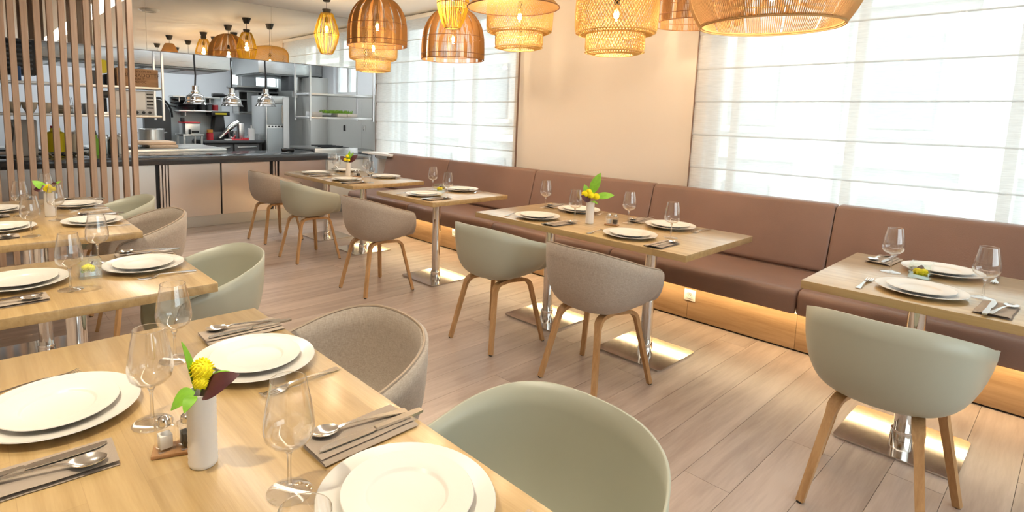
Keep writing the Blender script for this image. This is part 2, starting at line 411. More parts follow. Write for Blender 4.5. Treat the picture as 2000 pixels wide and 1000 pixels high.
def wall_with_holes(name, axis, pos, th, u0, u1, z0, z1, holes, mat, label):
    # holes: (ua, ub, za, zb) sorted
    mb = MB()
    def bx(a, b, c, d):
        if b - a < 1e-4 or d - c < 1e-4: return
        if axis == 'Y': mb.box(a, b, pos, pos + th, c, d)
        else: mb.box(pos, pos + th, a, b, c, d)
    cur = u0
    for a, b, c, d in holes:
        bx(cur, a, z0, z1); bx(a, b, z0, c); bx(a, b, d, z1); cur = b
    bx(cur, u1, z0, z1)
    o = struct(name, mb, mat, label); o['category'] = 'wall'; return o
W1 = (-6.93, -4.33, .80, 2.68); W2 = (-2.17, 1.0, .80, 2.68); W3 = (1.5, 2.45, .80, 2.68)
wall_with_holes('wall_window', 'Y', YW, .32, -7.05, XR, -.02, ZC, [W1, W2, W3], 'wall', 'cream wall with tall windows behind the bench')
wall_with_holes('wall_kitchen_side', 'Y', YK, .2, XK, -7.05, 0, ZC, [(-9.35, -8.55, 1.78, 2.5)], 'kwall', 'pale kitchen side wall with a small high window')
kb = [(at(a, 160, 'X', XK).y, at(b, 160, 'X', XK).y, 1.93, 2.5) for a, b in ((450, 472), (497, 545), (550, 592))]
wall_with_holes('wall_back', 'X', XK - .15, .15, YL, YK, 0, ZC, kb, 'kwall', 'pale kitchen back wall with high windows')
wall_with_holes('wall_left', 'Y', YL - .15, .15, XK, XR, -.02, ZC, [], 'wall', 'cream wall behind the row of oak tables')
wall_with_holes('wall_rear', 'X', XR, .2, YL, YW, -.02, ZC, [(.1, 3.9, .9, 2.55)], 'wall', 'cream wall with an added daylight fill opening behind the camera')  # unseen wall; its opening is added to let in fill light

def window(n, axis, pos, a, b, c, d, bars, label):
    mb = MB(); fw = .055
    def bx(mb, u0, u1, z0, z1, t=.05, off=.0):
        if axis == 'Y': mb.box(u0, u1, pos + off, pos + off + t, z0, z1)
        else: mb.box(pos + off, pos + off + t, u0, u1, z0, z1)
    bx(mb, a, b, c, c + fw); bx(mb, a, b, d - fw, d); bx(mb, a, a + fw, c + fw, d - fw); bx(mb, b - fw, b, c + fw, d - fw)
    o = struct('window_%d' % n, mb, 'frame', label); o['category'] = 'window'
    us = [a + fw] + [u for u in bars] + [b - fw]
    for u in bars:
        m2 = MB(); bx(m2, u - .03, u + .03, c + fw, d - fw); m2.build('mullion', 'frame', o, smooth=False)
    for i in range(len(us) - 1):
        m3 = MB(); bx(m3, us[i] + (.03 if i else 0), us[i + 1] - (.03 if i < len(us) - 2 else 0), c + fw, d - fw, .006, .02); m3.build('pane', 'pane', o, smooth=False)
    return o
window(1, 'Y', YW + .12, *W1, [at(775, 250, 'Y', YW + .14).x, at(845, 250, 'Y', YW + .14).x, at(925, 250, 'Y', YW + .14).x], 'tall window behind the blind beside the kitchen')
window(2, 'Y', YW + .12, *W2, [at(1446, 120, 'Y', YW + .14).x, at(1680, 120, 'Y', YW + .14).x, at(1975, 300, 'Y', YW + .14).x, .5], 'wide window behind the blind beside the long bench')
window(3, 'Y', YW + .12, *W3, [2.0], 'window at the end of the bench wall')
window(4, 'Y', YK + .06, -9.35, -8.55, 1.78, 2.5, [-8.95], 'small high window in the steel-clad kitchen corner')
for i, h in enumerate(kb): window(5 + i, 'X', XK - .1, *h, [(h[0] + h[1]) / 2] if i == 1 else [], ['narrow high window of the kitchen back wall', 'two-pane high window of the kitchen back wall', 'high window of the kitchen back wall by the extractor pipe'][i])
window(8, 'X', XR + .08, .1, 3.9, .9, 2.55, [1.05, 2.0, 2.95], 'wide window added for daylight fill in the wall behind the camera')  # added unblinded window, lets sky light fill the room from behind the camera
sill = MB().rbox(-7.06, -6.35, 4.40, YW + .1, .885, .915, .004); o = struct('trim_1', sill, 'white', 'white window sill beside the bench end'); o['category'] = 'sill'

# roman blinds: fold panels one by one
FOLDS = [2.715, 2.44, 2.167, 1.892, 1.63, 1.359, 1.09, .82]
def blind(x0, x1, label):
    t = thing('roman_blind', label, 'blind', (0, 0, 0))
    yb = 4.60
    MB().rbox(x0, x1, yb - .01, YW - .002, 2.71, 2.76, .004).build('head_rail', 'white', t)
    for x in (x0 - .005, x1 + .005): MB().rbox(x - .004, x + .004, yb - .014, yb + .010, .83, 2.71, .001, 1).build('side_rail', 'rail', t)
    for a, b in zip(FOLDS[:-1], FOLDS[1:]):
        prof = [(0, a), (-.006, a - .06), (-.009, (a + b) / 2), (-.011, b + .03), (-.010, b + .004), (-.004, b - .006), (.004, b - .004), (.004, b + .008)]
        vs = []; fs = []
        for (dy, z) in prof:
            vs += [(x0, yb + dy, z), (x1, yb + dy, z)]
        for i in range(len(prof) - 1): fs.append((2 * i, 2 * i + 1, 2 * i + 3, 2 * i + 2))
        MB().add(vs, fs).build('fold_panel', 'blind', t)
        MB().tube([(x0 + .004, yb + .001, b + .002), (x1 - .004, yb + .001, b + .002)], .003, 6).build('rod', 'lgrey', t)
    return t
blind(-6.985, at(1011, 200, 'Y', 4.6).x, 'sheer white roman blind hanging beside the open kitchen')
blind(at(1358, 200, 'Y', 4.6).x, 1.05, 'wide sheer white roman blind above the long brown bench')

# outside: street and the houses across it
o = struct('street', MB().box(-30, 30, 5.6, 16, -3.2, -3.0), 'asphalt', 'grey street outside the windows'); o['category'] = 'street'
fac = struct('facade', MB().box(-26, 22, 14.5, 16, -3.1, 9), 'facade', 'pale house front across the street'); fac['category'] = 'building'
r = random.Random(3)
for i in range(16):
    xc = -23 + i * 2.9
    for zc in (-.9, 2.4, 5.6):
        o = MB().rbox(xc - .55, xc + .55, 14.42, 14.52, zc - .95, zc + .95, .02, 1).build('window', 'fwin', fac)
        MB().rbox(xc - .75, xc + .75, 14.3, 14.5, zc - 1.12, zc - .98, .02, 1).build('sill', 'facade2', o)
    MB().rbox(xc + 1.05, xc + 1.85, 14.36, 14.5, -3.0, 8.8, .02, 1).build('pilaster', 'facade2', fac)
for zc in (.75, 4.05, 7.2): MB().rbox(-25.9, 21.9, 14.25, 14.49, zc - .12, zc + .12, .03, 1).build('cornice', 'facade2', fac)

# ------------------------------------------------------------------ slatted oak screen
t = thing('slatted_screen', 'tall oak slat screen standing between the tables and the bar', 'screen', (-6.35, 0, 0))
ys = [at(px, 180, 'X', -6.35).y for px in (258, 239, 217.6, 194.5, 175, 150, 128, 105, 80, 55, 30, 10)]
ys += [ys[-1] - .098 * (i + 1) for i in range(14)]
sm = MB().rbox(-.035, .035, -.0235, .0235, .012, ZC - .012, .002, 1).mesh('slat', 'slat')
for y in ys: obj('slat', sm, t, (0, y, 0))
MB().box(-.03, .03, ys[-1] - .03, ys[0] + .03, .0, .012).build('floor_rail', 'slat', t)
MB().box(-.03, .03, ys[-1] - .03, ys[0] + .03, ZC - .012, ZC).build('ceiling_rail', 'slat', t)

# ------------------------------------------------------------------ mirror above the bar
t = thing('mirror_soffit', 'mirror band under the ceiling above the kitchen bar', 'mirror', (0, 0, 0))
MB().box(XM - .10, XM - .012, -1.0, YW - .002, 2.10, ZC).build('backing', 'white', t, smooth=False)
ej = [-1.0, at(285, 50, 'X', XM).y, 3.1, YW - .004]
for a, b in zip(ej[:-1], ej[1:]):
    MB().box(XM - .012, XM, a + .001, b - .001, 2.10, ZC - .006).build('mirror_panel', 'mirror', t, smooth=False)

# small ceiling fittings
def lamp(name, kind, loc, energy, col, parent=None, **kw):
    ld = bpy.data.lights.new(name, kind); ld.energy = energy; ld.color = col
    for a, b in kw.items(): setattr(ld, a, b)
    lo = bpy.data.objects.new(name, ld); COL.objects.link(lo); lo.location = loc
    if parent: lo.parent = parent
    return lo
det = thing('ceiling_speaker', 'flat round white ceiling speaker reflected in the mirror band', 'speaker', (-5.58, 2.06, ZC))
MB().lathe([(0, -.03), (.10, -.03), (.125, -.012), (.13, 0), (0, 0)], 28).build('body', 'wplastic', det)
MB().lathe([(.06, -.034), (.085, -.034), (.085, -.030), (.06, -.030)], 28, close=True).build('grille_ring', 'lgrey', det)
for i, (sx, sy) in enumerate(((-1.14, -.22), (-2.75, -.22), (-4.36, -.22))):
    d = thing('downlight', ['recessed ceiling downlight above the front table', 'recessed ceiling downlight over the small oak table', 'recessed ceiling downlight over the long table by the screen'][i], 'downlight', (sx, sy, ZC), group='downlights above the oak tables')
    MB().lathe([(.045, -.001), (.06, -.001), (.06, -.006), (.045, -.006)], 24, close=True).build('bezel', 'wplastic', d)
    MB().lathe([(0, -.002), (.044, -.002), (.044, 0), (0, 0)], 24).build('lens', 'spotdisc', d)
    sp = lamp('spot', 'SPOT', (0, 0, -.03), 125, (1, .87, .65), d, spot_size=math.radians(88), spot_blend=.6, shadow_soft_size=.03)
# ------------------------------------------------------------------ banquette
bq = thing('banquette', 'long brown leather bench with oak base along the window wall', 'bench', (0, 0, 0))
bs = [-6.5, -5.18, -3.80, -2.47, -1.12, .23, 1.58]
def cushion(profile, x0, x1, rnd=.018):
    # profile in (y, z), extruded along x with softened ends
    mb = MB(); n = len(profile); cyv = sum(p[0] for p in profile) / n; czv = sum(p[1] for p in profile) / n
    secs = [(x0 + .003, rnd), (x0 + .003 + rnd * .3, rnd * .45), (x0 + .002 + rnd, 0), (x1 - .002 - rnd, 0), (x1 - .002 - rnd * .3, rnd * .45), (x1 - .003, rnd)]
    vs = []; fs = []
    for xx, ins in secs:
        for (y, z) in profile:
            dy, dz = y - cyv, z - czv; d = math.hypot(dy, dz)
            vs.append((xx, y - dy / d * ins, z - dz / d * ins))
    for i in range(len(secs) - 1):
        for k in range(n): fs.append((i * n + k, i * n + (k + 1) % n, (i + 1) * n + (k + 1) % n, (i + 1) * n + k))
    fs.append(tuple(range(n - 1, -1, -1))); fs.append(tuple((len(secs) - 1) * n + k for k in range(n)))
    return mb.add(vs, fs)
def round_poly(pts, rs, seg=6):
    out = []; n = len(pts)
    for i in range(n):
        p = Vector(pts[i]); a = Vector(pts[i - 1]); b = Vector(pts[(i + 1) % n]); r = rs[i]
        u = (a - p).normalized(); v = (b - p).normalized(); p0 = p + u * r; p1 = p + v * r
        for k in range(seg + 1):
            s = k / seg; out.append(((1 - s) ** 2 * p0 + 2 * s * (1 - s) * p + s * s * p1)[:])
    return out
seatp = round_poly([(3.835, .285), (4.36, .285), (4.36, .455), (3.83, .435)], [.015, .01, .01, .06])
backp = round_poly([(4.345, .47), (4.465, .925), (4.56, .925), (4.56, .30), (4.37, .30), (4.365, .462)], [.03, .025, .01, .01, .01, .004])
for a, b in zip(bs[:-1], bs[1:]):
    cushion(seatp, a, b).build('seat_cushion', 'leather', bq)
    cushion(backp, a, b).build('back_cushion', 'leather', bq)
bx = [-6.48, -5.6, -4.35, -3.1, -1.87, -1.145, .1, 1.56]
for a, b in zip(bx[:-1], bx[1:]):
    MB().rbox(a + .0008, b - .0008, 3.985, 4.005, .012, .284, .001, 1).build('base_panel', 'panel', bq)
MB().box(-6.48, 1.56, 4.006, 4.56, .0, .284).build('carcass', 'blackm', bq, smooth=False)
MB().box(-6.48, 1.56, 4.561, 4.58, .30, .90).build('back_board', 'panel', bq, smooth=False)
MB().box(-6.45, 1.54, 3.90, 3.92, .276, .2845).build('led_strip', 'led', bq, smooth=False)

def socket(px, py, label):
    p = at(px, py, 'Y', 3.985)
    t = thing('power_socket', label, 'socket', (p.x, 3.985, p.z))
    MB().rbox(-.042, .042, -.008, 0, -.042, .042, .002).build('cover_frame', 'wplastic', t)
    o = MB(); o.lathe([(0, .0), (.019, .0), (.019, .003), (.022, .004), (.022, 0)], 20)
    me = MB(); me.rbox(-.028, .028, -.011, -.007, -.028, .028, .001, 1).build('insert', 'wplastic', t)
    vs = []
    mb = MB(); mb.add([(x, -.0115 - z, y) for x, y, z in o.v], o.f); mb.build('socket_well', 'lgrey', t)
    for dx in (-.008, .008): MB().box(dx - .002, dx + .002, -.0135, -.0114, -.002, .002).build('pin_hole', 'black', t)
    MB().box(-.0022, .0022, -.0150, -.0114, .008, .013).build('earth_pin', 'alu', t)
socket(1348, 576, 'white wall socket on the oak bench base beside the table pole')
socket(889, 455, 'white wall socket on the oak bench base beside the sage chair')

# ------------------------------------------------------------------ tables
def make_table(name, label, x0, x1, y0, y1, bases):
    t = thing(name, label, 'table', ((x0 + x1) / 2, (y0 + y1) / 2, 0))
    w, d = (x1 - x0) / 2, (y1 - y0) / 2
    MB().rbox(-w, w, -d, d, .712, .75, .0025).build('tabletop', 'oak', t)
    for bxx, byy in bases:
        X, Y = bxx - (x0 + x1) / 2, byy - (y0 + y1) / 2
        hs = .223
        pl = MB(); ol = round_poly([(X - hs, Y - hs), (X + hs, Y - hs), (X + hs, Y + hs), (X - hs, Y + hs)], [.03] * 4, 4)
        pl.prism([p[:2] for p in ol], 0.002, .010); b = pl.build('base_plate', 'plate_chrome', t)
        po = MB().lathe([(0, .0105), (.036, .0105), (.036, .705), (0, .705)], 28, X, Y).build('pole', 'chrome', t)
        MB().lathe([(.0365, .0105), (.044, .0105), (.044, .05), (.042, .056), (.0365, .056)], 28, X, Y, close=True).build('pole_collar', 'chrome', po)
        MB().box(X - .16, X + .16, Y - .16, Y + .16, .7055, .7115).build('top_bracket', 'blackm', t)
    return t
YA0, YA1 = -.115, .762        # row of tables by the screen
YB0, YB1 = 2.865, 3.75        # row of tables along the bench
make_table('oak_table', 'large oak table in front, closest to the camera', -1.932, -.30, YA0, YA1, [(-1.53, .32), (-.70, .32)])
make_table('oak_table', 'small square oak table with glass cube, behind the front table', -3.07, -2.31, YA0, YA1, [(-2.69, .32)])
make_table('oak_table', 'long oak table beside the slatted screen', -5.18, -3.55, YA0, YA1, [(-4.77, .32), (-3.96, .32)])
make_table('oak_table', 'long oak bench table next to the kitchen bar', -6.30, -4.752, YB0, YB1, [(-5.93, 3.22), (-5.13, 3.22)])
make_table('oak_table', 'small oak bench table between the two long ones', -4.337, -3.513, YB0, YB1, [(-3.84, 3.18)])
make_table('oak_table', 'long oak bench table with a leafy vase', -3.007, -1.373, YB0, YB1, [(-2.547, 3.19), (-1.758, 3.21)])
make_table('oak_table', 'small oak bench table at the camera end of the bench', -.823, .01, YB0, YB1 + .03, [(-.448, 3.236)])

# ------------------------------------------------------------------ chairs
def spline(P, n):
    P = [Vector(p) for p in P]; out = []
    for i in range(len(P) - 1):
        p0 = P[max(i - 1, 0)]; p1 = P[i]; p2 = P[i + 1]; p3 = P[min(i + 2, len(P) - 1)]
        for k in range(n):
            t = k / n
            out.append(.5 * ((2 * p1) + (p2 - p0) * t + (2 * p0 - 5 * p1 + 4 * p2 - p3) * t * t + (3 * p1 - p0 - 3 * p2 + p3) * t ** 3))
    out.append(P[-1]); return out
HALF = [(0, .245, .465), (.10, .245, .466), (.172, .238, .474), (.228, .226, .50), (.257, .216, .55), (.272, .203, .605), (.279, .187, .65), (.282, .160, .670), (.281, .09, .689), (.275, .0, .714), (.257, -.09, .744), (.212, -.17, .77), (.14, -.22, .786), (.06, -.242, .79), (0, -.246, .79)]
RIM = spline(HALF, 4)
RIM = RIM + [Vector((-p.x, p.y, p.z)) for p in reversed(RIM[1:-1])]
def shell_mesh(off=0.0, name='shell', mat='mint'):
    n = len(RIM); C = Vector((0, -.005, .437)); S = 16
    vs = [C]; fs = []
    for i in range(1, S + 1):
        s = i / S
        for p in RIM:
            d = p - C
            hgt = max(0.0, min(1.0, (p.z - .46) / .3))
            g = 1 - (1 - s) ** (1.0 + .95 * hgt)          # reaches outward early where the wall is high
            hz = s ** (1.6 + 1.7 * hgt)
            q = Vector((C.x + d.x * g, C.y + d.y * g, C.z + d.z * hz))
            vs.append(q)
    for k in range(n): fs.append((0, 1 + k, 1 + (k + 1) % n))
    for i in range(S - 1):
        a = 1 + i * n; b = a + n
        for k in range(n): fs.append((a + k, b + k, b + (k + 1) % n, a + (k + 1) % n))
    mb = MB().add(vs, fs); return mb.mesh(name, mat)
def arc_path(pts, rs, seg=7):
    out = [Vector(pts[0])]
    for i in range(1, len(pts) - 1):
        p = Vector(pts[i]); a = (Vector(pts[i - 1]) - p).normalized(); b = (Vector(pts[i + 1]) - p).normalized(); r = rs
        p0 = p + a * r; p1 = p + b * r
        for k in range(seg + 1):
            s = k / seg; out.append((1 - s) ** 2 * p0 + 2 * s * (1 - s) * p + s * s * p1)
    out.append(Vector(pts[-1])); return out
def make_chair(kind):
    t = thing('armchair', 'x', 'chair')
    sh = obj('shell', shell_mesh(0, 'shell', 'mint' if kind == 'sage' else 'fabric'), t)
    md = sh.modifiers.new('thick', 'SOLIDIFY'); md.thickness = .007 if kind == 'sage' else .022; md.offset = 1 if kind == 'sage' else .2
    if kind != 'sage':
        MB().tube([p + Vector((0, 0, .004)) for p in RIM], .0045, 5, closed=True).build('piping', 'fpipe', sh)
    for sx in (-1, 1):
        fb = Vector((sx * .185, -.22, 0)); ff = Vector((sx * .235, .22, 0))
        tb = Vector((sx * .125, -.135, .416)); tf = Vector((sx * .155, .15, .416)); mid = Vector((sx * .105, .005, .416))
        nb = (fb - tb).cross(mid - tb); nf = (ff - tf).cross(mid - tf)
        for foot, top, nn in ((fb, tb, nb), (ff, tf, nf)):
            path = arc_path([foot + (top - foot) * .012, top, mid], .055)
            lg = MB().sweep(path, nn, [.026 + .014 * min(1, i / 3) for i in range(len(path))], .021).build('leg', 'leg', t)
            MB().lathe([(0, .0), (.011, .0), (.011, .008), (0, .008)], 10, foot.x, foot.y).build('foot_cap', 'black', lg)
    MB().rbox(-.12, .12, -.05, .075, .4115, .4245, .004).build('seat_support', 'leg', t)
    MB().rbox(-.05, .05, -.10, .13, .4246, .432, .002, 1).build('mount_plate', 'blackm', t)
    return t
protos = {}
def chair(kind, x, y, rz, label, group):
    if kind not in protos:
        protos[kind] = make_chair(kind); c = protos[kind]
    else: c = copy_tree(protos[kind])
    c.location = (x, y, 0); c.rotation_euler.z = rz
    tag(c, label, 'chair', group)
    return c
G1, G2 = 'armchairs at the tables by the screen', 'armchairs at the bench tables'
chair('sage', -.715, .86, PI + .02, 'sage green shell armchair at the front table, filling the bottom', G1)
chair('beige', -1.465, .83, PI - .03, 'beige fabric armchair at the front table', G1)
chair('sage', -2.675, .825, PI, 'sage green armchair at the small table with the glass cube', G1)
chair('beige', -3.93, .83, PI + .03, 'beige fabric armchair at the long table by the slat screen', G1)
chair('sage', -4.72, .84, PI, 'sage green armchair at the far end by the slat screen', G1)
chair('beige', -6.13, 2.66, .12, 'beige fabric armchair beside the kitchen bar at the bench table', G2)
chair('sage', -5.14, 2.585, .03, 'sage green armchair at the bench table near the kitchen bar', G2)
chair('beige', -3.88, 2.555, .03, 'beige fabric armchair at the small bench table', G2)
chair('sage', -2.50, 2.585, .02, 'sage green armchair at the leafy-vase bench table', G2)
chair('beige', -1.74, 2.60, -.04, 'beige fabric armchair at the leafy-vase bench table', G2)
chair('sage', -.425, 2.59, .02, 'sage green armchair with its back to the camera at the last bench table', G2)
# ------------------------------------------------------------------ tableware
ZT = .7505
charger_me = MB().lathe([(0, .002), (.088, .002), (.09, 0), (.096, 0), (.10, .004), (.140, .0135), (.1605, .0195), (.162, .0205), (.1605, .0225), (.14, .0175), (.104, .010), (.098, .0068), (0, .0064)], 64).mesh('charger', 'china')
side_me = MB().lathe([(0, .002), (.062, .002), (.064, 0), (.069, 0), (.073, .004), (.10, .011), (.1195, .0155), (.1207, .0165), (.1195, .018), (.10, .0150), (.0765, .0118), (.0735, .0105), (.071, .0068), (.068, .0056), (0, .0052)], 64).mesh('plate', 'chinarib')
foot_me = MB().lathe([(0, 0), (.038, 0), (.042, .0012), (.040, .0026), (.022, .005), (.008, .009), (.0046, .014), (0, .0141)], 40).mesh('foot', 'glass')
stem_me = MB().lathe([(0, .0143), (.0046, .0144), (.0037, .03), (.0036, .06), (.0044, .076), (.0085, .085), (.004, .0885), (0, .0888)], 20).mesh('stem', 'crystal')
bowl_outer = [(0, .0892), (.009, .0895), (.016, .0925), (.032, .099), (.0425, .110), (.0462, .124), (.0470, .134), (.0452, .152), (.0405, .180), (.0355, .203), (.0325, .220)]
bowl_inner = [(.0317, .2202), (.0347, .203), (.0397, .180), (.0444, .152), (.0462, .134), (.0454, .125), (.0417, .1115), (.031, .1005), (.015, .0945), (.006, .0915), (0, .0910)]
gbowl_me = MB().lathe(bowl_outer + bowl_inner, 44).mesh('glass_bowl', 'glass')
grim_me = MB().tube([(.0321 * math.cos(2 * PI * k / 44), .0321 * math.sin(2 * PI * k / 44), .2205) for k in range(44)], .0006, 5, closed=True).mesh('rim', 'crystal')
def knife_mb():
    mb = MB(); L = [(-.165, .006), (-.15, .0075), (-.12, .0072), (-.06, .0055), (-.045, .005)]
    mb.ribbon([(-w, y, .004) for y, w in L], [(w, y, .004) for y, w in L], .006)
    B = [(-.045, -.0045, .005), (-.035, -.007, .0075), (.0, -.0072, .0085), (.04, -.007, .0085), (.065, -.0066, .007), (.078, -.0062, .003), (.083, -.0055, -.002)]
    mb.ribbon([(a, y, .004) for y, a, b in B], [(b, y, .004) for y, a, b in B], .0016)
    return mb
def zc(y, lo, hi, amp): return amp
def spoon_mb():
    mb = MB(); H = [(-.145, .0085, .0035), (-.13, .0085, .004), (-.10, .0055, .006), (-.05, .0035, .0105), (-.005, .0032, .0115), (.012, .004, .008)]
    mb.ribbon([(-w, y, z) for y, w, z in H], [(w, y, z) for y, w, z in H], .0026)
    nu, nv = 12, 9; vs = []; fs = []
    for iz in (0, 1):
        for i in range(nu + 1):
            s = i / nu; y = .010 + .06 * s; w = .0205 * math.sin(PI * (s * .94 + .03)) ** .62
            for j in range(nv):
                q = -1 + 2 * j / (nv - 1); dep = .0085 * (1 - q * q) * math.sin(PI * (s * .96 + .02)) ** .8
                vs.append((q * w, y, .0108 - dep - .0014 * iz))
    n = (nu + 1) * nv
    for o, fl_ in ((0, 0), (n, 1)):
        for i in range(nu):
            for j in range(nv - 1):
                a = o + i * nv + j; fs.append((a, a + 1, a + nv + 1, a + nv))
    for i in range(nu):
        for j in (0, nv - 1):
            a = i * nv + j; fs.append((a, a + nv, a + nv + n, a + n))
    for j in range(nv - 1):
        for i in (0, nu):
            a = i * nv + j; fs.append((a, a + 1, a + 1 + n, a + n))
    return mb.add(vs, fs)
def fork_mb():
    mb = MB(); H = [(-.145, .0085, .0025), (-.13, .0085, .003), (-.10, .0055, .005), (-.05, .0035, .0095), (-.005, .0034, .0105), (.008, .0065, .007), (.016, .0115, .004), (.028, .0125, .0025)]
    mb.ribbon([(-w, y, z) for y, w, z in H], [(w, y, z) for y, w, z in H], .0024)
    for k in range(4):
        c = -.0103 + k * .00687
        T = [(.027, .0019, .0026), (.045, .0018, .0022), (.062, .0016, .0045), (.072, .0008, .0075)]
        mb.ribbon([(c - w, y, z) for y, w, z in T], [(c + w, y, z) for y, w, z in T], .002)
    return mb
def wider(mb, k): mb.v = [(x * k, y * 1.06, z) for x, y, z in mb.v]; return mb
knife_me = wider(knife_mb(), 1.25).mesh('knife', 'cutlery'); spoon_me = wider(spoon_mb(), 1.15).mesh('spoon', 'cutlery'); fork_me = wider(fork_mb(), 1.15).mesh('fork', 'cutlery')
def napkin_mesh(seed):
    r = random.Random(seed); mb = MB(); n = 9
    # folded cloth: layers wrapped into a flat roll, section in x, run along y
    sec = [(.056, .0012), (-.050, .0012), (-.056, .0035), (-.050, .0058), (.046, .0056), (.052, .0078), (.046, .0094), (-.040, .0090)]
    sec = [p for p in sec]
    ys = [-.118 + .236 * i / (n - 1) for i in range(n)]; vs = []; fs = []
    m_ = len(sec)
    for y in ys:
        a = r.uniform(-.001, .001); e = abs(y) / .118
        for (x, z) in sec: vs.append((x * (1 + .015 * e) + a, y, z * (1 + .5 * max(0, e - .8))))
    for i in range(n - 1):
        for k in range(m_ - 1): fs.append((i * m_ + k, i * m_ + k + 1, (i + 1) * m_ + k + 1, (i + 1) * m_ + k))
    mb.add(vs, fs); return mb.mesh('napkin', 'napkin')
napkin_mes = [napkin_mesh(s) for s in range(3)]
for me in napkin_mes: pass

TB = {'T1': 'front table', 'T2': 'small table behind front table', 'T3': 'long table by the slats', 'T4': 'bench table by the bar', 'Tb': 'small bench table between long ones', 'T5': 'leafy-vase bench table', 'T6': 'last bench table'}
SD = {'a': 'aisle side', 'b': 'bench side', 'w': 'inner side'}; EN = {'k': ' kitchen end', 'c': ' camera end', '': ''}
SEATS = [ # table, side, end, plate x, y, facing(+1 looks to +Y), glass xy
 ('T1', 'a', 'k', -1.489, .586, -1, (-1.642, .42)), ('T1', 'a', 'c', -.753, .568, -1, (-.917, .421)), ('T1', 'w', 'k', -1.508, .14, 1, (-1.326, .288)),
 ('T1', 'w', 'c', -.755, .12, 1, (-.585, .288)),
 ('T2', 'a', '', -2.727, .583, -1, (-2.918, .442)), ('T2', 'w', '', -2.730, .15, 1, (-2.54, .29)),
 ('T3', 'a', 'c', -3.97, .583, -1, (-4.17, .426)), ('T3', 'a', 'k', -4.71, .60, -1, (-4.90, .45)), ('T3', 'w', 'c', -3.997, .152, 1, (-3.722, .266)), ('T3', 'w', 'k', -4.722, .152, 1, (-4.457, .274)),
 ('T4', 'a', 'k', -5.942, 3.088, 1, (-5.76, 3.25)), ('T4', 'a', 'c', -5.20, 3.056, 1, (-4.895, 3.155)), ('T4', 'b', 'k', -6.03, 3.56, -1, (-6.12, 3.42)), ('T4', 'b', 'c', -5.24, 3.59, -1, (-5.401, 3.433)),
 ('Tb', 'a', '', -3.888, 3.068, 1, (-3.667, 3.154)), ('Tb', 'b', '', -3.965, 3.585, -1, (-4.159, 3.387)),
 ('T5', 'a', 'k', -2.577, 3.066, 1, (-2.349, 3.197)), ('T5', 'a', 'c', -1.830, 3.06, 1, (-1.658, 3.24)), ('T5', 'b', 'k', -2.588, 3.57, -1, (-2.841, 3.473)), ('T5', 'b', 'c', -1.832, 3.56, -1, (-2.082, 3.451)),
 ('T6', 'a', '', -.428, 3.082, 1, (-.241, 3.205)), ('T6', 'b', '', -.429, 3.60, -1, (-.596, 3.402)),
]
def put(name, me, loc, rz, label, cat, group):
    o = obj(name, me, None, loc, rz); tag(o, label, cat, group); return o
for i, (tb, sd_, en, x, y, fc, g) in enumerate(SEATS):
    r = random.Random(i * 7 + 1); rot = 0 if fc > 0 else PI
    where = SD[sd_] + EN[en] + ' of ' + TB[tb]
    def L(u, v):
        return (x + u * fc, y + v * fc)
    put('charger_plate', charger_me, (x, y, ZT), 0, 'large white plate, ' + where, 'plate', 'large white plates')
    put('side_plate', side_me, (x + r.uniform(-.004, .004), y + r.uniform(-.004, .004), ZT + .0098), 0, 'smaller white plate on top, ' + where, 'plate', 'smaller white plates')
    wg = thing('wine_glass', 'clear wine glass, ' + where, 'glass', (g[0], g[1], ZT), r.uniform(0, 6), 'wine glasses')
    bo = obj('glass_bowl', gbowl_me, wg); obj('rim', grim_me, bo); obj('stem', stem_me, wg); obj('foot', foot_me, wg)
    nx, ny = L(.245, -.055); ja = r.uniform(-.06, .06)
    put('napkin', napkin_mes[i % 3], (nx, ny, ZT), rot + ja, 'folded taupe napkin, ' + where, 'napkin', 'folded napkins')
    kx, ky = L(.228, -.035); put('knife', knife_me, (kx, ky, ZT + .0095), rot + ja + r.uniform(-.04, .04), 'steel knife on napkin, ' + where, 'knife', 'knives')
    kx, ky = L(.272, -.03); put('spoon', spoon_me, (kx, ky, ZT + .0095), rot + ja - .16 + r.uniform(-.05, .05), 'steel spoon on napkin, ' + where, 'spoon', 'spoons')
    kx, ky = L(-.192, -.01); put('fork', fork_me, (kx, ky, ZT), rot + r.uniform(-.05, .2), 'steel fork beside the plate, ' + where, 'fork', 'forks')

# vases and flowers
def vase_mesh():
    prof = [(0, 0), (.0255, 0), (.027, .002)]
    for i in range(1, 25):
        z = .002 + i * .006; prof.append((.0272 + (.0006 if i % 2 else -.0003), z))
    prof += [(.0268, .152), (.024, .152), (.0235, .148), (.0235, .01), (0, .008)]
    return MB().lathe(prof, 28).mesh('vase', 'vase')
vase_me = vase_mesh()
def leaf_mb(mb, base, direc, up, length, width, curl=.2, n=9):
    d = Vector(direc).normalized(); u = Vector(up); w = d.cross(u).normalized(); u = w.cross(d).normalized(); L_ = []; R_ = []
    for i in range(n):
        s = i / (n - 1); c = Vector(base) + d * (length * s) - u * (curl * length * s * s)
        hw = width / 2 * (math.sin(PI * min(1, s * .98 + .02)) ** .75) * (1.0 - .25 * s) + .0007
        L_.append(c - w * hw + u * hw * .25); R_.append(c + w * hw + u * hw * .25)
    mb.ribbon(L_, R_, .0009); return mb
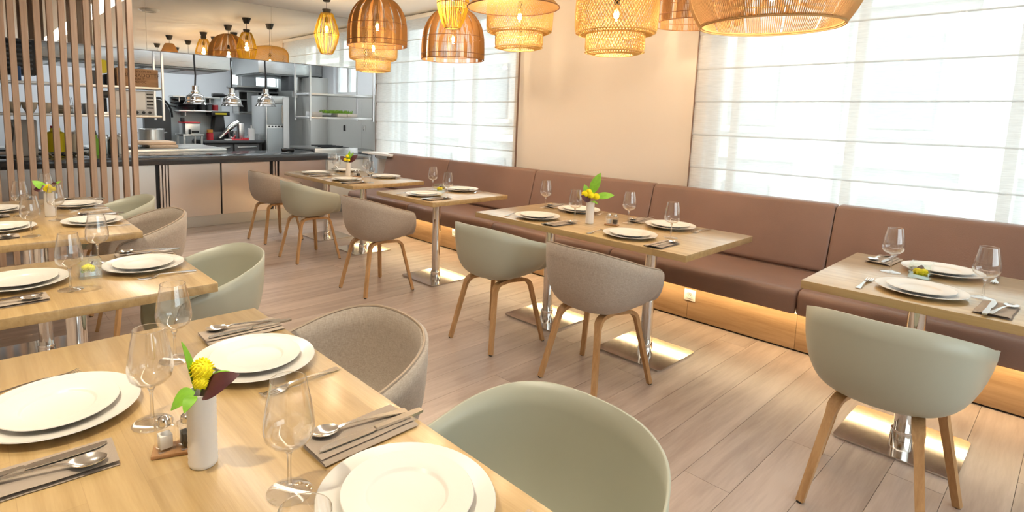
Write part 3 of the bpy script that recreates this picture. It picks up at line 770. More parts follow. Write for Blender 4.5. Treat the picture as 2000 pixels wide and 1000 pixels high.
def bloom_mb(r, c, rad):
    mb = MB(); mb.sphere(c, rad * .84, 14, 10)
    C = Vector(c)
    for i in range(120):
        z = 1 - 1.75 * (i + .5) / 120; a = i * 2.39996; q = math.sqrt(max(0, 1 - z * z)); d = Vector((q * math.cos(a), q * math.sin(a), z))
        w = d.orthogonal().normalized() * rad * .13
        p0 = C + d * rad * .7; p1 = C + d * rad * (.92 + .14 * r.random()) + Vector((0, 0, -.05 * rad))
        mb.ribbon([p0 - w * .6, (p0 + p1) / 2 - w, p1 - w * .6], [p0 + w * .6, (p0 + p1) / 2 + w, p1 + w * .6], .0008)
    return mb
def posy(loc, label, blooms, leaves, darks, seed=1):
    r = random.Random(seed); t = thing('flower_posy', label, 'flowers', loc)
    for (c, rad) in blooms:
        bl = bloom_mb(r, c, rad).build('bloom', 'yellow', t)
        MB().tube([(0, 0, .02), (c[0] * .3, c[1] * .3, .13), c], .0018, 6).build('stem', 'stem', t)
    for b, d, u, l, w, cu in leaves: leaf_mb(MB(), b, d, u, l, w, cu).build('leaf', 'leaf', t)
    for b, d, u, l, w, cu in darks: leaf_mb(MB(), b, d, u, l, w, cu).build('dark_leaf', 'darkleaf', t)
    return t
VG = 'white cylinder vases'
R3 = _r3; TO = -_f2   # picture right / towards camera, used only to describe how the bunches lean
def lean(a, b, c): # a along +X+Y diagonal (picture right), b towards the camera, c up
    rr = Vector((math.cos(YAW), math.sin(YAW), 0)); ff = Vector((math.sin(YAW), -math.cos(YAW), 0))
    return rr * a + ff * b + Vector((0, 0, c))
VZ = ZT
put('bud_vase', vase_me, (-1.108, .328, VZ), 0, 'white ribbed cylinder vase on the front table', 'vase', VG)
posy((-1.108, .328, VZ), 'yellow bloom with tall green leaf and dark leaf on front table', [(lean(.003, .0, .196)[:], .023), (lean(.006, .012, .176)[:], .016)],
     [(lean(-.012, .0, .15), lean(-.10, .05, 1), lean(1, 0, .2), .105, .026, .1), (lean(-.008, .01, .152), lean(-.8, .5, -.12), lean(.1, .2, 1), .045, .05, .5), (lean(.012, .0, .165), lean(.7, -.3, .55), lean(-.3, .4, .8), .045, .03, .2), (lean(-.004, .02, .15), lean(-.1, .8, .1), lean(0, .2, 1), .03, .028, .7)],
     [(lean(.004, .012, .145), lean(.8, .2, .75), lean(-.5, .6, .5), .09, .052, .25)], 2)
put('bud_vase', vase_me, (-4.347, .412, VZ), 0, 'white cylinder vase on the long table by the slats', 'vase', VG)
posy((-4.347, .412, VZ), 'yellow blooms with dark leaf on the table by the slats', [(lean(.015, .02, .19)[:], .02), (lean(.035, .01, .178)[:], .017), (lean(-.002, .02, .177)[:], .016), (lean(.018, .025, .166)[:], .016)],
     [(lean(-.01, 0, .16), lean(-.75, .1, .75), lean(.4, .5, .7), .11, .06, .2), (lean(.02, 0, .18), lean(.55, 0, .6), lean(-.3, .6, .5), .07, .035, .2)],
     [(lean(.0, .01, .175), lean(-1, .1, .05), lean(.0, .7, .7), .085, .06, .1), (lean(.015, .0, .185), lean(.6, .1, .5), lean(0, .7, .5), .05, .04, .1)], 3)
put('bud_vase', vase_me, (-5.585, 3.304, VZ), 0, 'white cylinder vase on the bench table by the bar', 'vase', VG)
posy((-5.585, 3.304, VZ), 'yellow blooms between two dark leaves by the bar', [(lean(-.005, .02, .225)[:], .02), (lean(-.03, .02, .185)[:], .02), (lean(.01, .025, .18)[:], .018)],
     [(lean(0, 0, .17), lean(.15, 0, 1), lean(.2, .9, .2), .12, .035, .1), (lean(.01, 0, .17), lean(.45, 0, .9), lean(.2, .9, .2), .11, .03, .1)],
     [(lean(-.01, .0, .16), lean(-.75, .1, .6), lean(.2, .9, .3), .1, .06, .1), (lean(.01, .0, .155), lean(.8, .1, .75), lean(-.2, .9, .3), .13, .075, .1)], 4)
put('bud_vase', vase_me, (-2.231, 3.206, VZ), 0, 'white cylinder vase on the leafy-vase bench table', 'vase', VG)
posy((-2.231, 3.206, VZ), 'yellow blooms with big bright green leaves on bench table', [(lean(-.045, .02, .205)[:], .024), (lean(-.01, .03, .20)[:], .024), (lean(.03, .02, .19)[:], .024), (lean(-.02, .02, .222)[:], .02)],
     [(lean(.0, 0, .2), lean(.35, 0, 1), lean(-.4, .9, .2), .16, .072, .1), (lean(.03, 0, .18), lean(.95, .1, .25), lean(-.2, .8, .6), .13, .06, .2), (lean(-.03, 0, .2), lean(-.2, .2, .9), lean(.2, .9, .2), .07, .05, .2), (lean(.0, .02, .155), lean(.5, .6, .05), lean(0, .3, 1), .05, .03, .3)],
     [(lean(-.01, .02, .16), lean(-.8, .4, .5), lean(.2, .9, .3), .075, .06, .2)], 5)

# glass cubes with a flower
def cube(x, y, label, flabel, yc=0, seed=1, dark=True):
    t = thing('glass_cube', label, 'vase', (x, y, ZT), group='glass cube vases')
    h = .04; w = .0035; H = .08
    mb = MB().box(-h, h, -h, h, 0, .010)
    mb.box(-h, h, -h, -h + w, .0105, H).box(-h, h, h - w, h, .0105, H).box(-h, -h + w, -h + w, h - w, .0105, H).box(h - w, h, -h + w, h - w, .0105, H)
    mb.build('cube_wall', 'thick', t, smooth=False)
    MB().box(-h + w + .0005, h - w - .0005, -h + w + .0005, h - w - .0005, .0108, .026).build('water', 'water', t, smooth=False)
    r = random.Random(seed); p = thing('floating_flower', flabel, 'flower', (x, y, ZT + .024))
    for dx, dy in ((-.013, 0), (.012, .006), (0, -.012)): bloom_mb(r, (dx, dy, .012), .016).build('bloom', 'yellow', p)
    leaf_mb(MB(), (-.016, -.022, .0), (.9, -.1, .05), (0, 0, 1), .034, .012, .1).build('leaf', 'leaf', p)
    if dark: leaf_mb(MB(), (-.004, .010, .008), (.1, .15, 1), (0, -1, .2), .034, .032, .1).build('dark_leaf', 'darkleaf', p)
cube(-2.703, .375, 'clear glass cube on the small table behind the front one', 'yellow flower floating in the cube behind the front table', seed=3)
cube(-3.963, 3.31, 'clear glass cube on the small bench table', 'yellow flower in the glass cube of the small bench table', seed=4)
cube(-.475, 3.36, 'clear glass cube on the last bench table', 'yellow flowers and dark leaf in the last table cube', seed=5)

# salt and pepper
def cruet(x, y, rz, tb):
    tr = MB().rbox(-.045, .045, -.024, .024, 0, .008, .002).build('cruet_tray', 'crate', None, (x, y, ZT), rz); tag(tr, 'small wooden tray for salt and pepper on the ' + tb, 'tray', 'salt and pepper trays')
    for s, nm, mt, lab in ((-1, 'salt_shaker', 'white', 'glass salt shaker on tray, '), (1, 'pepper_shaker', 'blackm', 'glass pepper shaker on tray, ')):
        dx, dy = s * .021 * math.cos(rz), s * .021 * math.sin(rz)
        t = thing(nm, lab + tb, 'shaker', (x + dx, y + dy, ZT + .0085))
        MB().rbox(-.017, .017, -.017, .017, 0, .052, .003).build('glass_body', 'glass', t)
        MB().rbox(-.012, .012, -.012, .012, .004, .032, .002).build('contents', mt, t)
        MB().lathe([(0, .0522), (.013, .0522), (.0135, .056), (.012, .066), (.006, .071), (0, .072)], 16).build('cap', 'chrome', t)
cruet(-1.185, .30, 1.2, 'front table'); cruet(-5.44, 3.33, .3, 'bench table by the bar'); cruet(-2.105, 3.285, .25, 'leafy-vase bench table')
# ------------------------------------------------------------------ pendant lamps
def lerp_prof(prof, n):
    # resample (r, z) profile evenly by length
    ds = [0]
    for a, b in zip(prof[:-1], prof[1:]): ds.append(ds[-1] + math.hypot(b[0] - a[0], b[1] - a[1]))
    out = []
    for i in range(n + 1):
        d = ds[-1] * i / n; k = 0
        while k < len(ds) - 2 and ds[k + 1] < d: k += 1
        s = (d - ds[k]) / max(1e-9, ds[k + 1] - ds[k]); out.append((prof[k][0] + (prof[k + 1][0] - prof[k][0]) * s, prof[k][1] + (prof[k + 1][1] - prof[k][1]) * s))
    return out
def rods(prof, n, rad, seg=14, skip=None, jit=0):
    mb = MB(); pf = lerp_prof(prof, seg); r = random.Random(5)
    for i in range(n):
        if skip and skip(i): continue
        a = 2 * PI * (i + r.uniform(-jit, jit)) / n
        mb.tube([(p[0] * math.cos(a), p[0] * math.sin(a), p[1]) for p in pf], rad, 3, caps=False)
    return mb
def helix(prof, n, rad, turns, seg=26):
    mb = MB(); pf = lerp_prof(prof, seg)
    for sgn in (1, -1):
        for i in range(n):
            pts = []
            for j, p in enumerate(pf):
                a = 2 * PI * i / n + sgn * turns * 2 * PI * j / seg; rr = p[0] + .0012 * sgn
                pts.append((rr * math.cos(a), rr * math.sin(a), p[1]))
            mb.tube(pts, rad, 3, caps=False)
    return mb
def ring(mb, r, z, rad, seg=40): return mb.tube([(r * math.cos(2 * PI * k / seg), r * math.sin(2 * PI * k / seg), z) for k in range(seg)], rad, 6, closed=True)
def smoothp(P, n=6): return [(v.x, v.y) for v in spline([(a, b, 0) for a, b in P], n)]
KINDS = {}
def shade_kind(kind):
    if kind in KINDS: return KINDS[kind]
    rg = MB()
    if kind == 'spindle':      # height .45
        pr_ = smoothp([(.066, 0), (.105, .08), (.137, .20), (.132, .26), (.10, .37), (.066, .45)])
        sh = rods(pr_, 46, .0035, 16, jit=.25).mesh('shade', 'amber'); rmat = 'canedark'; bulb = .28; h = .45
        for r_, z in ((.066, 0), (.139, .215), (.066, .45), (.03, .45)): ring(rg, r_, z, .0035)
    elif kind == 'bell':       # dome, height .50, open below
        pr_ = smoothp([(.305, 0), (.305, .10), (.298, .22), (.268, .33), (.20, .43), (.11, .485), (.045, .50)])
        sh = rods(pr_, 190, .0041, 18, skip=lambda i: i % 12 in (8, 9, 10)).mesh('shade', 'cane'); rmat = 'canedark'; bulb = .20; h = .50
        for r_, z in ((.307, .002), (.307, .05), (.300, .21), (.045, .50)): ring(rg, r_, z, .0035)
    elif kind == 'tier':       # two woven drums
        lo = smoothp([(.135, -.004), (.175, .004), (.198, .03), (.20, .07), (.2, .135)])
        up = smoothp([(.205, .135), (.245, .13), (.272, .155), (.278, .22), (.278, .36), (.265, .42), (.21, .475), (.10, .50), (.04, .50)])
        mb = helix(lo, 62, .0030, .07, 16); m2 = helix(up, 80, .0030, .20, 26); mb.add(m2.v, m2.f)
        sh = mb.mesh('shade', 'bamboo'); rmat = 'bamboo'; bulb = .27; h = .50
        for r_, z in ((.135, -.004), (.2, .012), (.203, .135), (.27, .145), (.04, .50)): ring(rg, r_, z, .005)
    elif kind == 'flare':      # concave cone
        pr_ = smoothp([(.325, 0), (.25, .085), (.16, .22), (.11, .33), (.075, .40), (.03, .41)])
        sh = rods(pr_, 170, .0032, 14).mesh('shade', 'wicker'); rmat = 'canedark'; bulb = .16; h = .41
        for r_, z in ((.327, 0), (.22, .125), (.03, .41)): ring(rg, r_, z, .004)
    else:                      # wide squat dome
        pr_ = smoothp([(.335, 0), (.385, .09), (.40, .17), (.375, .27), (.29, .37), (.15, .43), (.04, .44)])
        sh = rods(pr_, 230, .0034, 18, skip=lambda i: i % 19 == 7).mesh('shade', 'wicker'); rmat = 'wicker'; bulb = .17; h = .44
        for r_, z in ((.336, 0), (.33, .008), (.40, .17), (.04, .44)): ring(rg, r_, z, .005)
    KINDS[kind] = (sh, rg.mesh('rings', rmat), bulb, h)
    return KINDS[kind]
canopy_me = MB().lathe([(0, 0), (.062, 0), (.06, -.012), (.04, -.07), (.034, -.078), (0, -.078)], 20).mesh('canopy', 'blackm')
bulb_me = MB().sphere((0, 0, 0), .020, 12, 8, 1.5).mesh('filament_bulb', 'bulb')
bulbg_me = MB().lathe([(.014, .07), (.016, .055), (.034, .025), (.043, 0), (.036, -.025), (.02, -.04), (0, -.044)], 18).mesh('bulb_glass', 'bulbglass')
holder_me = MB().lathe([(0, .13), (.014, .13), (.02, .11), (.02, .07), (0, .07)], 14).mesh('holder', 'blackm')
def pendant(kind, px, py, Y, zb, label, scale=1.0, power=15):
    p = at(px, py, 'Y', Y); sh, rg, hb, h = shade_kind(kind)
    t = thing('pendant_lamp', label, 'lamp', (p.x, Y, zb), group='woven pendant lamps')
    s = obj('shade', sh, t); s['kind'] = 'stuff'; s.scale = (scale,) * 3
    g = obj('rings', rg, s)
    obj('canopy', canopy_me, t, (0, 0, ZC - zb))
    MB().tube([(0, 0, hb * scale + .12), (0, 0, ZC - zb - .075)], .003, 6).build('cord', 'black', t)
    if kind == 'spindle': MB().lathe([(0, h + .045), (.05, h + .045), (.038, h - .005), (0, h - .005)], 18).build('cap', 'blackm', t)
    hd = obj('lamp_holder', holder_me, t, (0, 0, hb * scale)); obj('bulb_glass', bulbg_me, hd, (0, 0, 0)); obj('filament', bulb_me, hd, (0, 0, 0))
    lamp('pendant_light', 'POINT', (0, 0, hb * scale - .055), power, (1, .79, .54), t, shadow_soft_size=.03)
    return t
pendant('spindle', 638, 65, 3.24, 2.128, 'small amber spindle pendant closest to the kitchen')
pendant('bell', 737, 60, 3.31, 2.150, 'large brown bell pendant in front of a woven one')
pendant('tier', 729, 110, 3.70, 1.950, 'two-tier woven bamboo pendant hanging behind the brown bell')
pendant('bell', 885, 70, 3.68, 2.00, 'brown bell pendant in front of the window, behind an amber spindle')
pendant('spindle', 884, 30, 3.31, 2.216, 'amber spindle pendant overlapping the brown bell')
pendant('flare', 1002, 15, 3.02, 2.232, 'wide flared wicker pendant above a two-tier woven one')
pendant('tier', 1014, 60, 3.65, 2.040, 'two-tier woven bamboo pendant below the flared wicker one')
pendant('tier', 1202, 60, 3.50, 1.918, 'two-tier woven bamboo pendant in front of the bare cream wall', power=17)
pendant('bell', 1362, 20, 4.08, 2.165, 'brown bell pendant half hidden behind the widest shade')
pendant('wide', 1505, 30, 3.22, 1.965, 'widest wicker dome pendant in front of the big blind')
pendant('spindle', 1740, 1, 3.70, 2.142, 'amber spindle pendant barely showing above the big blind')
# ------------------------------------------------------------------ bar
XB = -7.20
bar = thing('kitchen_bar', 'long kitchen bar with dark stone top and steel front', 'bar', (0, 0, 0))
MB().rbox(-8.02, XM, -1.5, 3.905, .80, .885, .004).build('countertop', 'granite', bar)
py_ = [-1.5, -.6, .25, 1.06, 1.705]
for a, b in zip(py_[:-1], py_[1:]): MB().rbox(XB - .02, XB, a + .004, b - .004, .15, .795, .002, 1).build('front_panel', 'steel', bar)
for a, b in ((1.845, 2.436), (2.452, 3.075), (3.205, 3.895)): MB().rbox(XB - .02, XB, a, b, .15, .795, .002, 1).build('front_panel', 'steelw', bar)
for y in (1.755, 1.79, 1.822, 3.13, 3.165): MB().rbox(XB - .03, XB + .004, y - .012, y + .012, .15, .795, .002, 1).build('trim_post', 'steelw', bar)
MB().box(-8.0, XB - .032, -1.5, 3.9, .15, .795).build('carcass', 'black', bar, smooth=False)
MB().rbox(-7.95, -7.275, -1.5, 3.9, .0, .148, .002, 1).build('toe_kick', 'steel', bar)
cab = thing('steel_cabinet', 'low white steel cabinet between the bar end and window', 'cabinet', (0, 0, 0))
MB().rbox(-7.95, -7.26, 3.93, 4.66, .10, .80, .003).build('body', 'lgrey', cab)
MB().rbox(-7.26, -7.245, 3.95, 4.64, .13, .78, .003).build('door', 'wplastic', cab)
MB().rbox(-7.97, -7.22, 3.91, 4.665, .805, .835, .003).build('steel_top', 'steel', cab)
MB().box(-7.9, -7.32, 3.95, 4.64, 0, .098).build('plinth', 'steel', cab)
MB().rbox(-7.62, -7.58, 3.93, 4.655, .84, .93, .003).build('upstand', 'steel', cab)

# ------------------------------------------------------------------ kitchen
def K(px, py, X): return at(px, py, 'X', X)
def kbox(name, X, px0, px1, py0, py1, depth, mat, label, cat, r=.004, group=None, parent=None):
    "a box whose front face fills that stretch of the plane X, standing back by depth"
    a = K(px0, py1, X); b = K(px1, py0, X)
    o = MB().rbox(X - depth, X, min(a.y, b.y), max(a.y, b.y), a.z, b.z, r, 1).build(name, mat, parent)
    if not parent: tag(o, label, cat, group)
    return o, a, b
# hoods
h1 = thing('extractor_hood', 'long stainless extractor hood above the cooking island', 'hood', (0, 0, 0))
yb_ = K(450, 138, -8.3).y
MB().rbox(-9.7, -8.3, .35, yb_, 2.02, 2.44, .004).build('canopy', 'steelh', h1)
MB().rbox(-9.66, -8.34, .39, yb_ - .04, 2.0, 2.018, .002).build('filter_tray', 'greyp', h1)
for i in range(5):
    y0 = .5 + i * .49; MB().rbox(-9.4, -8.6, y0, y0 + .42, 1.992, 1.999, .002, 1).build('grease_filter', 'steel', h1)
MB().box(-9.4, -8.6, 1.0, 2.2, 2.442, 2.78).build('duct', 'steelh', h1)
h2 = thing('extractor_hood', 'stainless extractor hood in the far kitchen corner', 'hood', (0, 0, 0))
MB().rbox(-11.0, -9.75, K(505, 141, -9.75).y, 5.2, 2.12, 2.52, .004).build('canopy', 'steelh', h2)
MB().rbox(-10.95, -9.8, K(505, 141, -9.75).y + .04, 5.16, 2.1, 2.118, .002).build('filter_tray', 'greyp', h2)
MB().box(-10.8, -10.0, 4.4, 5.1, 2.522, 2.78).build('duct', 'steelh', h2)
pp = K(587, 150, -9.6)
ep = thing('extractor_pipe', 'short steel pipe hanging under the corner hood', 'pipe', (-9.95, pp.y + .06, 1.72))
MB().lathe([(0, .0), (.06, .0), (.06, .12), (.09, .13), (.09, .375), (0, .375)], 20).build('pipe', 'steel', ep)
MB().rbox(-.16, .16, -.2, -.1, .12, .375, .003).build('bracket', 'dgrey', ep)
bk = thing('air_grille', 'black louvred cooling unit hanging behind the slats', 'cooler', (0, 0, 0))
MB().rbox(-8.28, -7.95, -.9, K(68, 90, -7.95).y, 1.78, 2.45, .006).build('housing', 'black', bk)
for i in range(7): MB().rbox(-7.949, -7.939, -.85, K(68, 90, -7.95).y - .03, 1.84 + i * .05, 1.86 + i * .05, .002, 1).build('louvre', 'dgrey', bk)

# hanging shelves
def hanging_shelf(X0, X1, y0, y1, zs, label, topz):
    t = thing('hanging_shelf', label, 'shelf', (0, 0, 0))
    for z in zs: MB().rbox(X0, X1, y0 + .014, y1 - .014, z - .03, z, .004).build('shelf_board', 'steel', t)
    for x in (X0 - .001, X1 + .001):
        for y in (y0, y1): MB().rbox(x - .013, x + .013, y - .013, y + .013, zs[-1] - .06, topz, .003, 1).build('rod', 'alu', t)
    for z in zs:
        for y in (y0, y1): MB().rbox(X0 + .014, X1 - .014, y - .01, y + .01, z - .03, z - .005, .002, 1).build('cross_bar', 'alu', t)
    return t
s1y = K(319, 200, -7.5).y
ZS1, ZS2 = 1.70, 1.365
hanging_shelf(-7.88, -7.5, -.6, s1y, (ZS1, ZS2), 'steel shelf on rods hanging behind the slats', ZC - .001)
s2a, s2b = K(606, 200, -7.5).y, K(729, 200, -7.5).y
hanging_shelf(-7.98, -7.5, s2a, s2b, (1.735, 1.395), 'steel shelf on rods hanging near the window', ZC - .001)

# things on the hanging shelves
def on(name, X, px0, px1, zb, h, depth, mat, label, cat, r=.006, group=None):
    a, b = K(px0, 200, X).y, K(px1, 200, X).y
    o = MB().rbox(X - depth, X, a, b, zb + .001, zb + .001 + h, r).build(name, mat); return tag(o, label, cat, group)
cr = thing('wine_crate', 'wooden wine crate with printed lettering on the upper shelf', 'crate', (0, 0, 0))
ca, cb = K(228, 150, -7.55).y, K(309, 150, -7.55).y; czt = K(309, 137, -7.55).z
MB().rbox(-7.568, -7.55, ca, cb, ZS1 + .001, czt, .002, 1).build('front_board', 'crate', cr)
MB().rbox(-7.84, -7.822, ca, cb, ZS1 + .001, czt, .002, 1).build('back_board', 'crate', cr)
for y in (ca, cb - .014): MB().rbox(-7.821, -7.569, y, y + .014, ZS1 + .001, czt, .002, 1).build('end_board', 'crate', cr)
MB().box(-7.821, -7.569, ca + .015, cb - .015, ZS1 + .001, ZS1 + .01).build('bottom_board', 'crate', cr)
def text(txt, size, loc, parent, mat, name='lettering', rot=(PI / 2, 0, PI / 2)):
    cu = bpy.data.curves.new(name, 'FONT'); cu.body = txt; cu.size = size; cu.align_x = 'CENTER'; cu.extrude = .0004; cu.resolution_u = 2
    tmp = bpy.data.objects.new(name, cu); COL.objects.link(tmp)
    dg = bpy.context.evaluated_depsgraph_get(); me = bpy.data.meshes.new_from_object(tmp.evaluated_get(dg)); bpy.data.objects.remove(tmp)
    me.materials.clear(); me.materials.append(M[mat]); o = obj(name, me, parent, loc); o.rotation_euler = rot; return o
cm = (ca + cb) / 2 + .05; hh = czt - ZS1
text('GRAND VIN DE', .035, (-7.5485, cm - .03, ZS1 + hh * .80), cr, 'print'); text('BERNADOTTE', .06, (-7.5485, cm - .01, ZS1 + hh * .53), cr, 'print')
text('HAUT', .038, (-7.5485, cm - .03, ZS1 + hh * .36), cr, 'print'); text('MEDOC', .038, (-7.5485, cm - .03, ZS1 + hh * .20), cr, 'print')
on('white_tub', -7.55, 4, 18, ZS1, .12, .2, 'wplastic', 'white plastic tub on the upper shelf behind the slats', 'tub')
on('blue_container', -7.55, 33, 45, ZS1, .15, .2, 'blue', 'dark blue container on the upper shelf behind the slats', 'container')
yt = thing('tape_roll', 'lime yellow round lid on the upper shelf behind the slats', 'lid', (-7.62, K(201, 130, -7.62).y, K(201, 130, -7.62).z - .075))
MB().add([(z_, x_, y_ + .075) for x_, y_, z_ in MB().lathe([(0, 0), (.075, 0), (.078, .008), (.075, .016), (0, .016)], 24).v], MB().lathe([(0, 0), (.075, 0), (.078, .008), (.075, .016), (0, .016)], 24).f).build('disc', 'ylw', yt)
on('black_machine', -7.6, 176, 196, ZS1, .16, .2, 'dgrey', 'dark grey machine on the upper shelf behind the slats', 'machine')
on('black_bag', -7.58, 207, 226, ZS1, .13, .2, 'black', 'black bag beside the wine crate', 'bag', r=.03)
bowl_me = MB().lathe([(0, .0), (.045, 0), (.05, .004), (.085, .06), (.098, .125), (.094, .125), (.08, .065), (.045, .012), (0, .01)], 28).mesh('bowl', 'creamc')
for i, px in enumerate((26, 58, 90)):
    p = K(px, 210, -7.66); o = obj('serving_bowl', bowl_me, None, (-7.68, p.y, ZS2 + .001)); o.scale = (.76, .76, .92)
    tag(o, ['cream bowl on the lower shelf, leftmost behind the slats', 'cream bowl on the lower shelf, between two others', 'cream bowl on the lower shelf, next to the plate stack'][i], 'bowl', 'cream bowls behind the slats')
for k_ in range(6):
    p = K(124, 215, -7.66); o = MB().lathe([(0, 0), (.07, 0), (.105, .012), (.105, .015), (.06, .006), (0, .005)], 28).build('cream_plate', 'creamc', None, (-7.68, p.y, ZS2 + .001 + k_ * .0155)); tag(o, ['bottom', 'second lowest', 'third lowest', 'third highest', 'second highest', 'topmost'][k_] + ' cream plate of the shelf stack behind the slats', 'plate', 'stacked cream plates behind the slats')
wire = thing('wire_rack', 'thin wire rack on the lower shelf behind the slats', 'rack', (-7.7, K(148, 215, -7.7).y, ZS2 + .001))
for i in range(6): MB().tube([(0, -.05 + i * .02, .0), (.02, -.045 + i * .02, .10), (.05, -.06 + i * .02, .19 - i * .012)], .0025, 5).build('wire', 'dgrey', wire)
MB().tube([(0, -.06, .003), (0, .06, .003)], .003, 5).build('base_wire', 'dgrey', wire)
gm = thing('grey_scale', 'grey kitchen scale on the lower shelf behind the slats', 'scale', (0, 0, 0))
a, b = K(166, 200, -7.6).y, K(188, 200, -7.6).y
MB().rbox(-7.84, -7.6, a, b, ZS2 + .001, ZS2 + .11, .008).build('body', 'lgrey', gm); MB().rbox(-7.85, -7.59, a - .01, b + .01, ZS2 + .112, ZS2 + .122, .003).build('pan', 'steel', gm)
MB().rbox(-7.599, -7.594, a + .03, b - .03, ZS2 + .03, ZS2 + .06, .001, 1).build('display', 'black', gm)
cm_ = thing('coffee_machine', 'black coffee machine on the lower shelf behind the slats', 'coffee machine', (0, 0, 0))
a, b = K(198, 200, -7.6).y, K(213, 200, -7.6).y
MB().rbox(-7.84, -7.6, a, b, ZS2 + .19, ZS2 + .27, .008).build('head', 'black', cm_); MB().rbox(-7.84, -7.72, a, b, ZS2 + .03, ZS2 + .189, .004).build('column', 'blackm', cm_); MB().rbox(-7.84, -7.6, a, b, ZS2 + .001, ZS2 + .029, .004).build('tray', 'steel', cm_)
mw = thing('white_oven', 'white countertop oven with dark knobs on the lower shelf', 'oven', (0, 0, 0))
a, b = K(222, 200, -7.56).y, K(302, 200, -7.56).y; m_ = K(284, 200, -7.56).y
MB().rbox(-7.86, -7.565, a, b, ZS2 + .001, ZS2 + .29, .006).build('body', 'lgrey', mw)
MB().rbox(-7.564, -7.555, a + .02, m_, ZS2 + .06, ZS2 + .275, .003).build('door', 'wplastic', mw)
for i in range(5): MB().rbox(-7.564, -7.558, m_ + .015, b - .012, ZS2 + .08 + i * .04, ZS2 + .095 + i * .04, .002, 1).build('vent_slot', 'blackm', mw)
for px in (268, 281, 293):
    p = K(px, 221, -7.56); kn = MB().lathe([(0, 0), (.017, 0), (.015, .018), (0, .018)], 16); MB().add([(z_ - 7.564, p.y + x_, ZS2 + .032 + y_) for x_, y_, z_ in kn.v], kn.f).build('knob', 'black', mw)
# sprout trays on the shelf near the window
for i, (p0, p1, hh2, mt) in enumerate(((609, 630, .07, 'lgrey'), (660, 678, .055, 'wplastic'), (679, 698, .055, 'wplastic'))):
    on('tray_box', -7.56, p0, p1, 1.395, hh2, .2, mt, ['clear grey plastic box at the shelf end near the window', 'white sprout box in the middle of the window shelf', 'white sprout box at the window end of the shelf'][i], 'box', r=.008)
on('dark_tray', -7.56, 632, 658, 1.395, .025, .22, 'dgrey', 'flat dark tray under the green sprouts', 'tray')
spr = MB(); r = random.Random(9); ya, yb2 = K(634, 200, -7.6).y, K(690, 200, -7.6).y
for i in range(260):
    x, y = r.uniform(-7.8, -7.6), r.uniform(ya, yb2); hz = 1.395 + .058; spr.tube([(x, y, hz), (x + r.uniform(-.02, .02), y + r.uniform(-.03, .03), hz + r.uniform(.015, .05))], .004, 3)
o = spr.build('sprouts', 'leaf'); tag(o, 'low green sprouts growing in trays on the window shelf', 'sprouts', None, 'stuff')

# heat lamps over the pass
dome_me = MB().lathe([(.122, 0), (.126, .004), (.115, .02), (.104, .035), (.10, .075), (.088, .10), (.05, .125), (.045, .14), (.047, .148), (.034, .16), (.034, .215), (0, .215), (.0, .21), (.03, .21), (.03, .158), (.045, .12), (.085, .095), (.096, .07), (.1, .035), (.118, 0)], 32).mesh('dome', 'chrome')
for i, (px, py2) in enumerate(((382, 204), (453, 208), (519, 208))):
    p = K(px, py2, -7.62)
    t = thing('heat_lamp', ['chrome heat lamp over the pass beside the wine crate', 'chrome heat lamp over the pass in the middle of three', 'chrome heat lamp over the pass closest to the oven'][i], 'heat lamp', (-7.62, p.y, p.z), group='chrome heat lamps')
    dm_ = obj('dome', dome_me, t); dm_.scale = (1.14, 1.14, 1.1); MB().tube([(0, 0, .237), (0, .008, .37), (0, -.004, .55), (0, .0, ZC - p.z - .001)], .011, 8).build('cord', 'black', t)
    MB().sphere((0, 0, .07), .035, 14, 10).build('lamp_bulb', 'wplastic', t)
    MB().lathe([(.118, .042), (.1205, .044), (.1205, .056), (.118, .058)], 32, close=True).build('band', 'alu', t)

# cooking island behind the bar
isl = thing('cooking_island', 'steel cooking island with dark hob behind the bar', 'island', (0, 0, 0))
IZ = .905
MB().rbox(-9.55, -8.3, .2, K(413, 288, -8.95).y, .84, IZ, .006).build('steel_top', 'steel', isl)
MB().box(-9.5, -8.35, .25, 2.85, 0, .838).build('body', 'dgrey', isl, smooth=False)
for i in range(3): MB().rbox(-8.9, -8.4, .3 + i * .52, .75 + i * .52, IZ + .0005, IZ + .014, .004).build('hob_plate', 'black', isl)
bd = thing('cutting_board', 'large pale wooden cutting board lying on the island', 'cutting board', (0, 0, 0))
a, b = K(270, 280, -8.6), K(345, 280, -8.6); MB().rbox(-9.05, -8.62, a.y, b.y, IZ + .045, IZ + .085, .006).build('board', 'board', bd)
o = MB().rbox(-9.0, -8.55, K(290, 280, -8.6).y, b.y + .01, IZ + .001, IZ + .043, .006).build('cutting_board', 'board'); tag(o, 'lower wooden cutting board under the other on the island', 'cutting board')
p = K(298, 272, -9.25); st = thing('stock_pot', 'tall steel stock pot on the cooking island', 'pot', (-9.3, p.y, IZ + .001))
MB().lathe([(0, 0), (.165, 0), (.17, .006), (.17, .235), (.176, .24), (.17, .244), (.165, .238), (.163, .01), (0, .008)], 36).build('body', 'steel', st)
for s_ in (-1, 1): MB().tube([(0, s_ * .17, .18), (.05, s_ * .20, .19), (-.05, s_ * .20, .19), (0, s_ * .17, .18)], .006, 6).build('handle', 'alu', st)
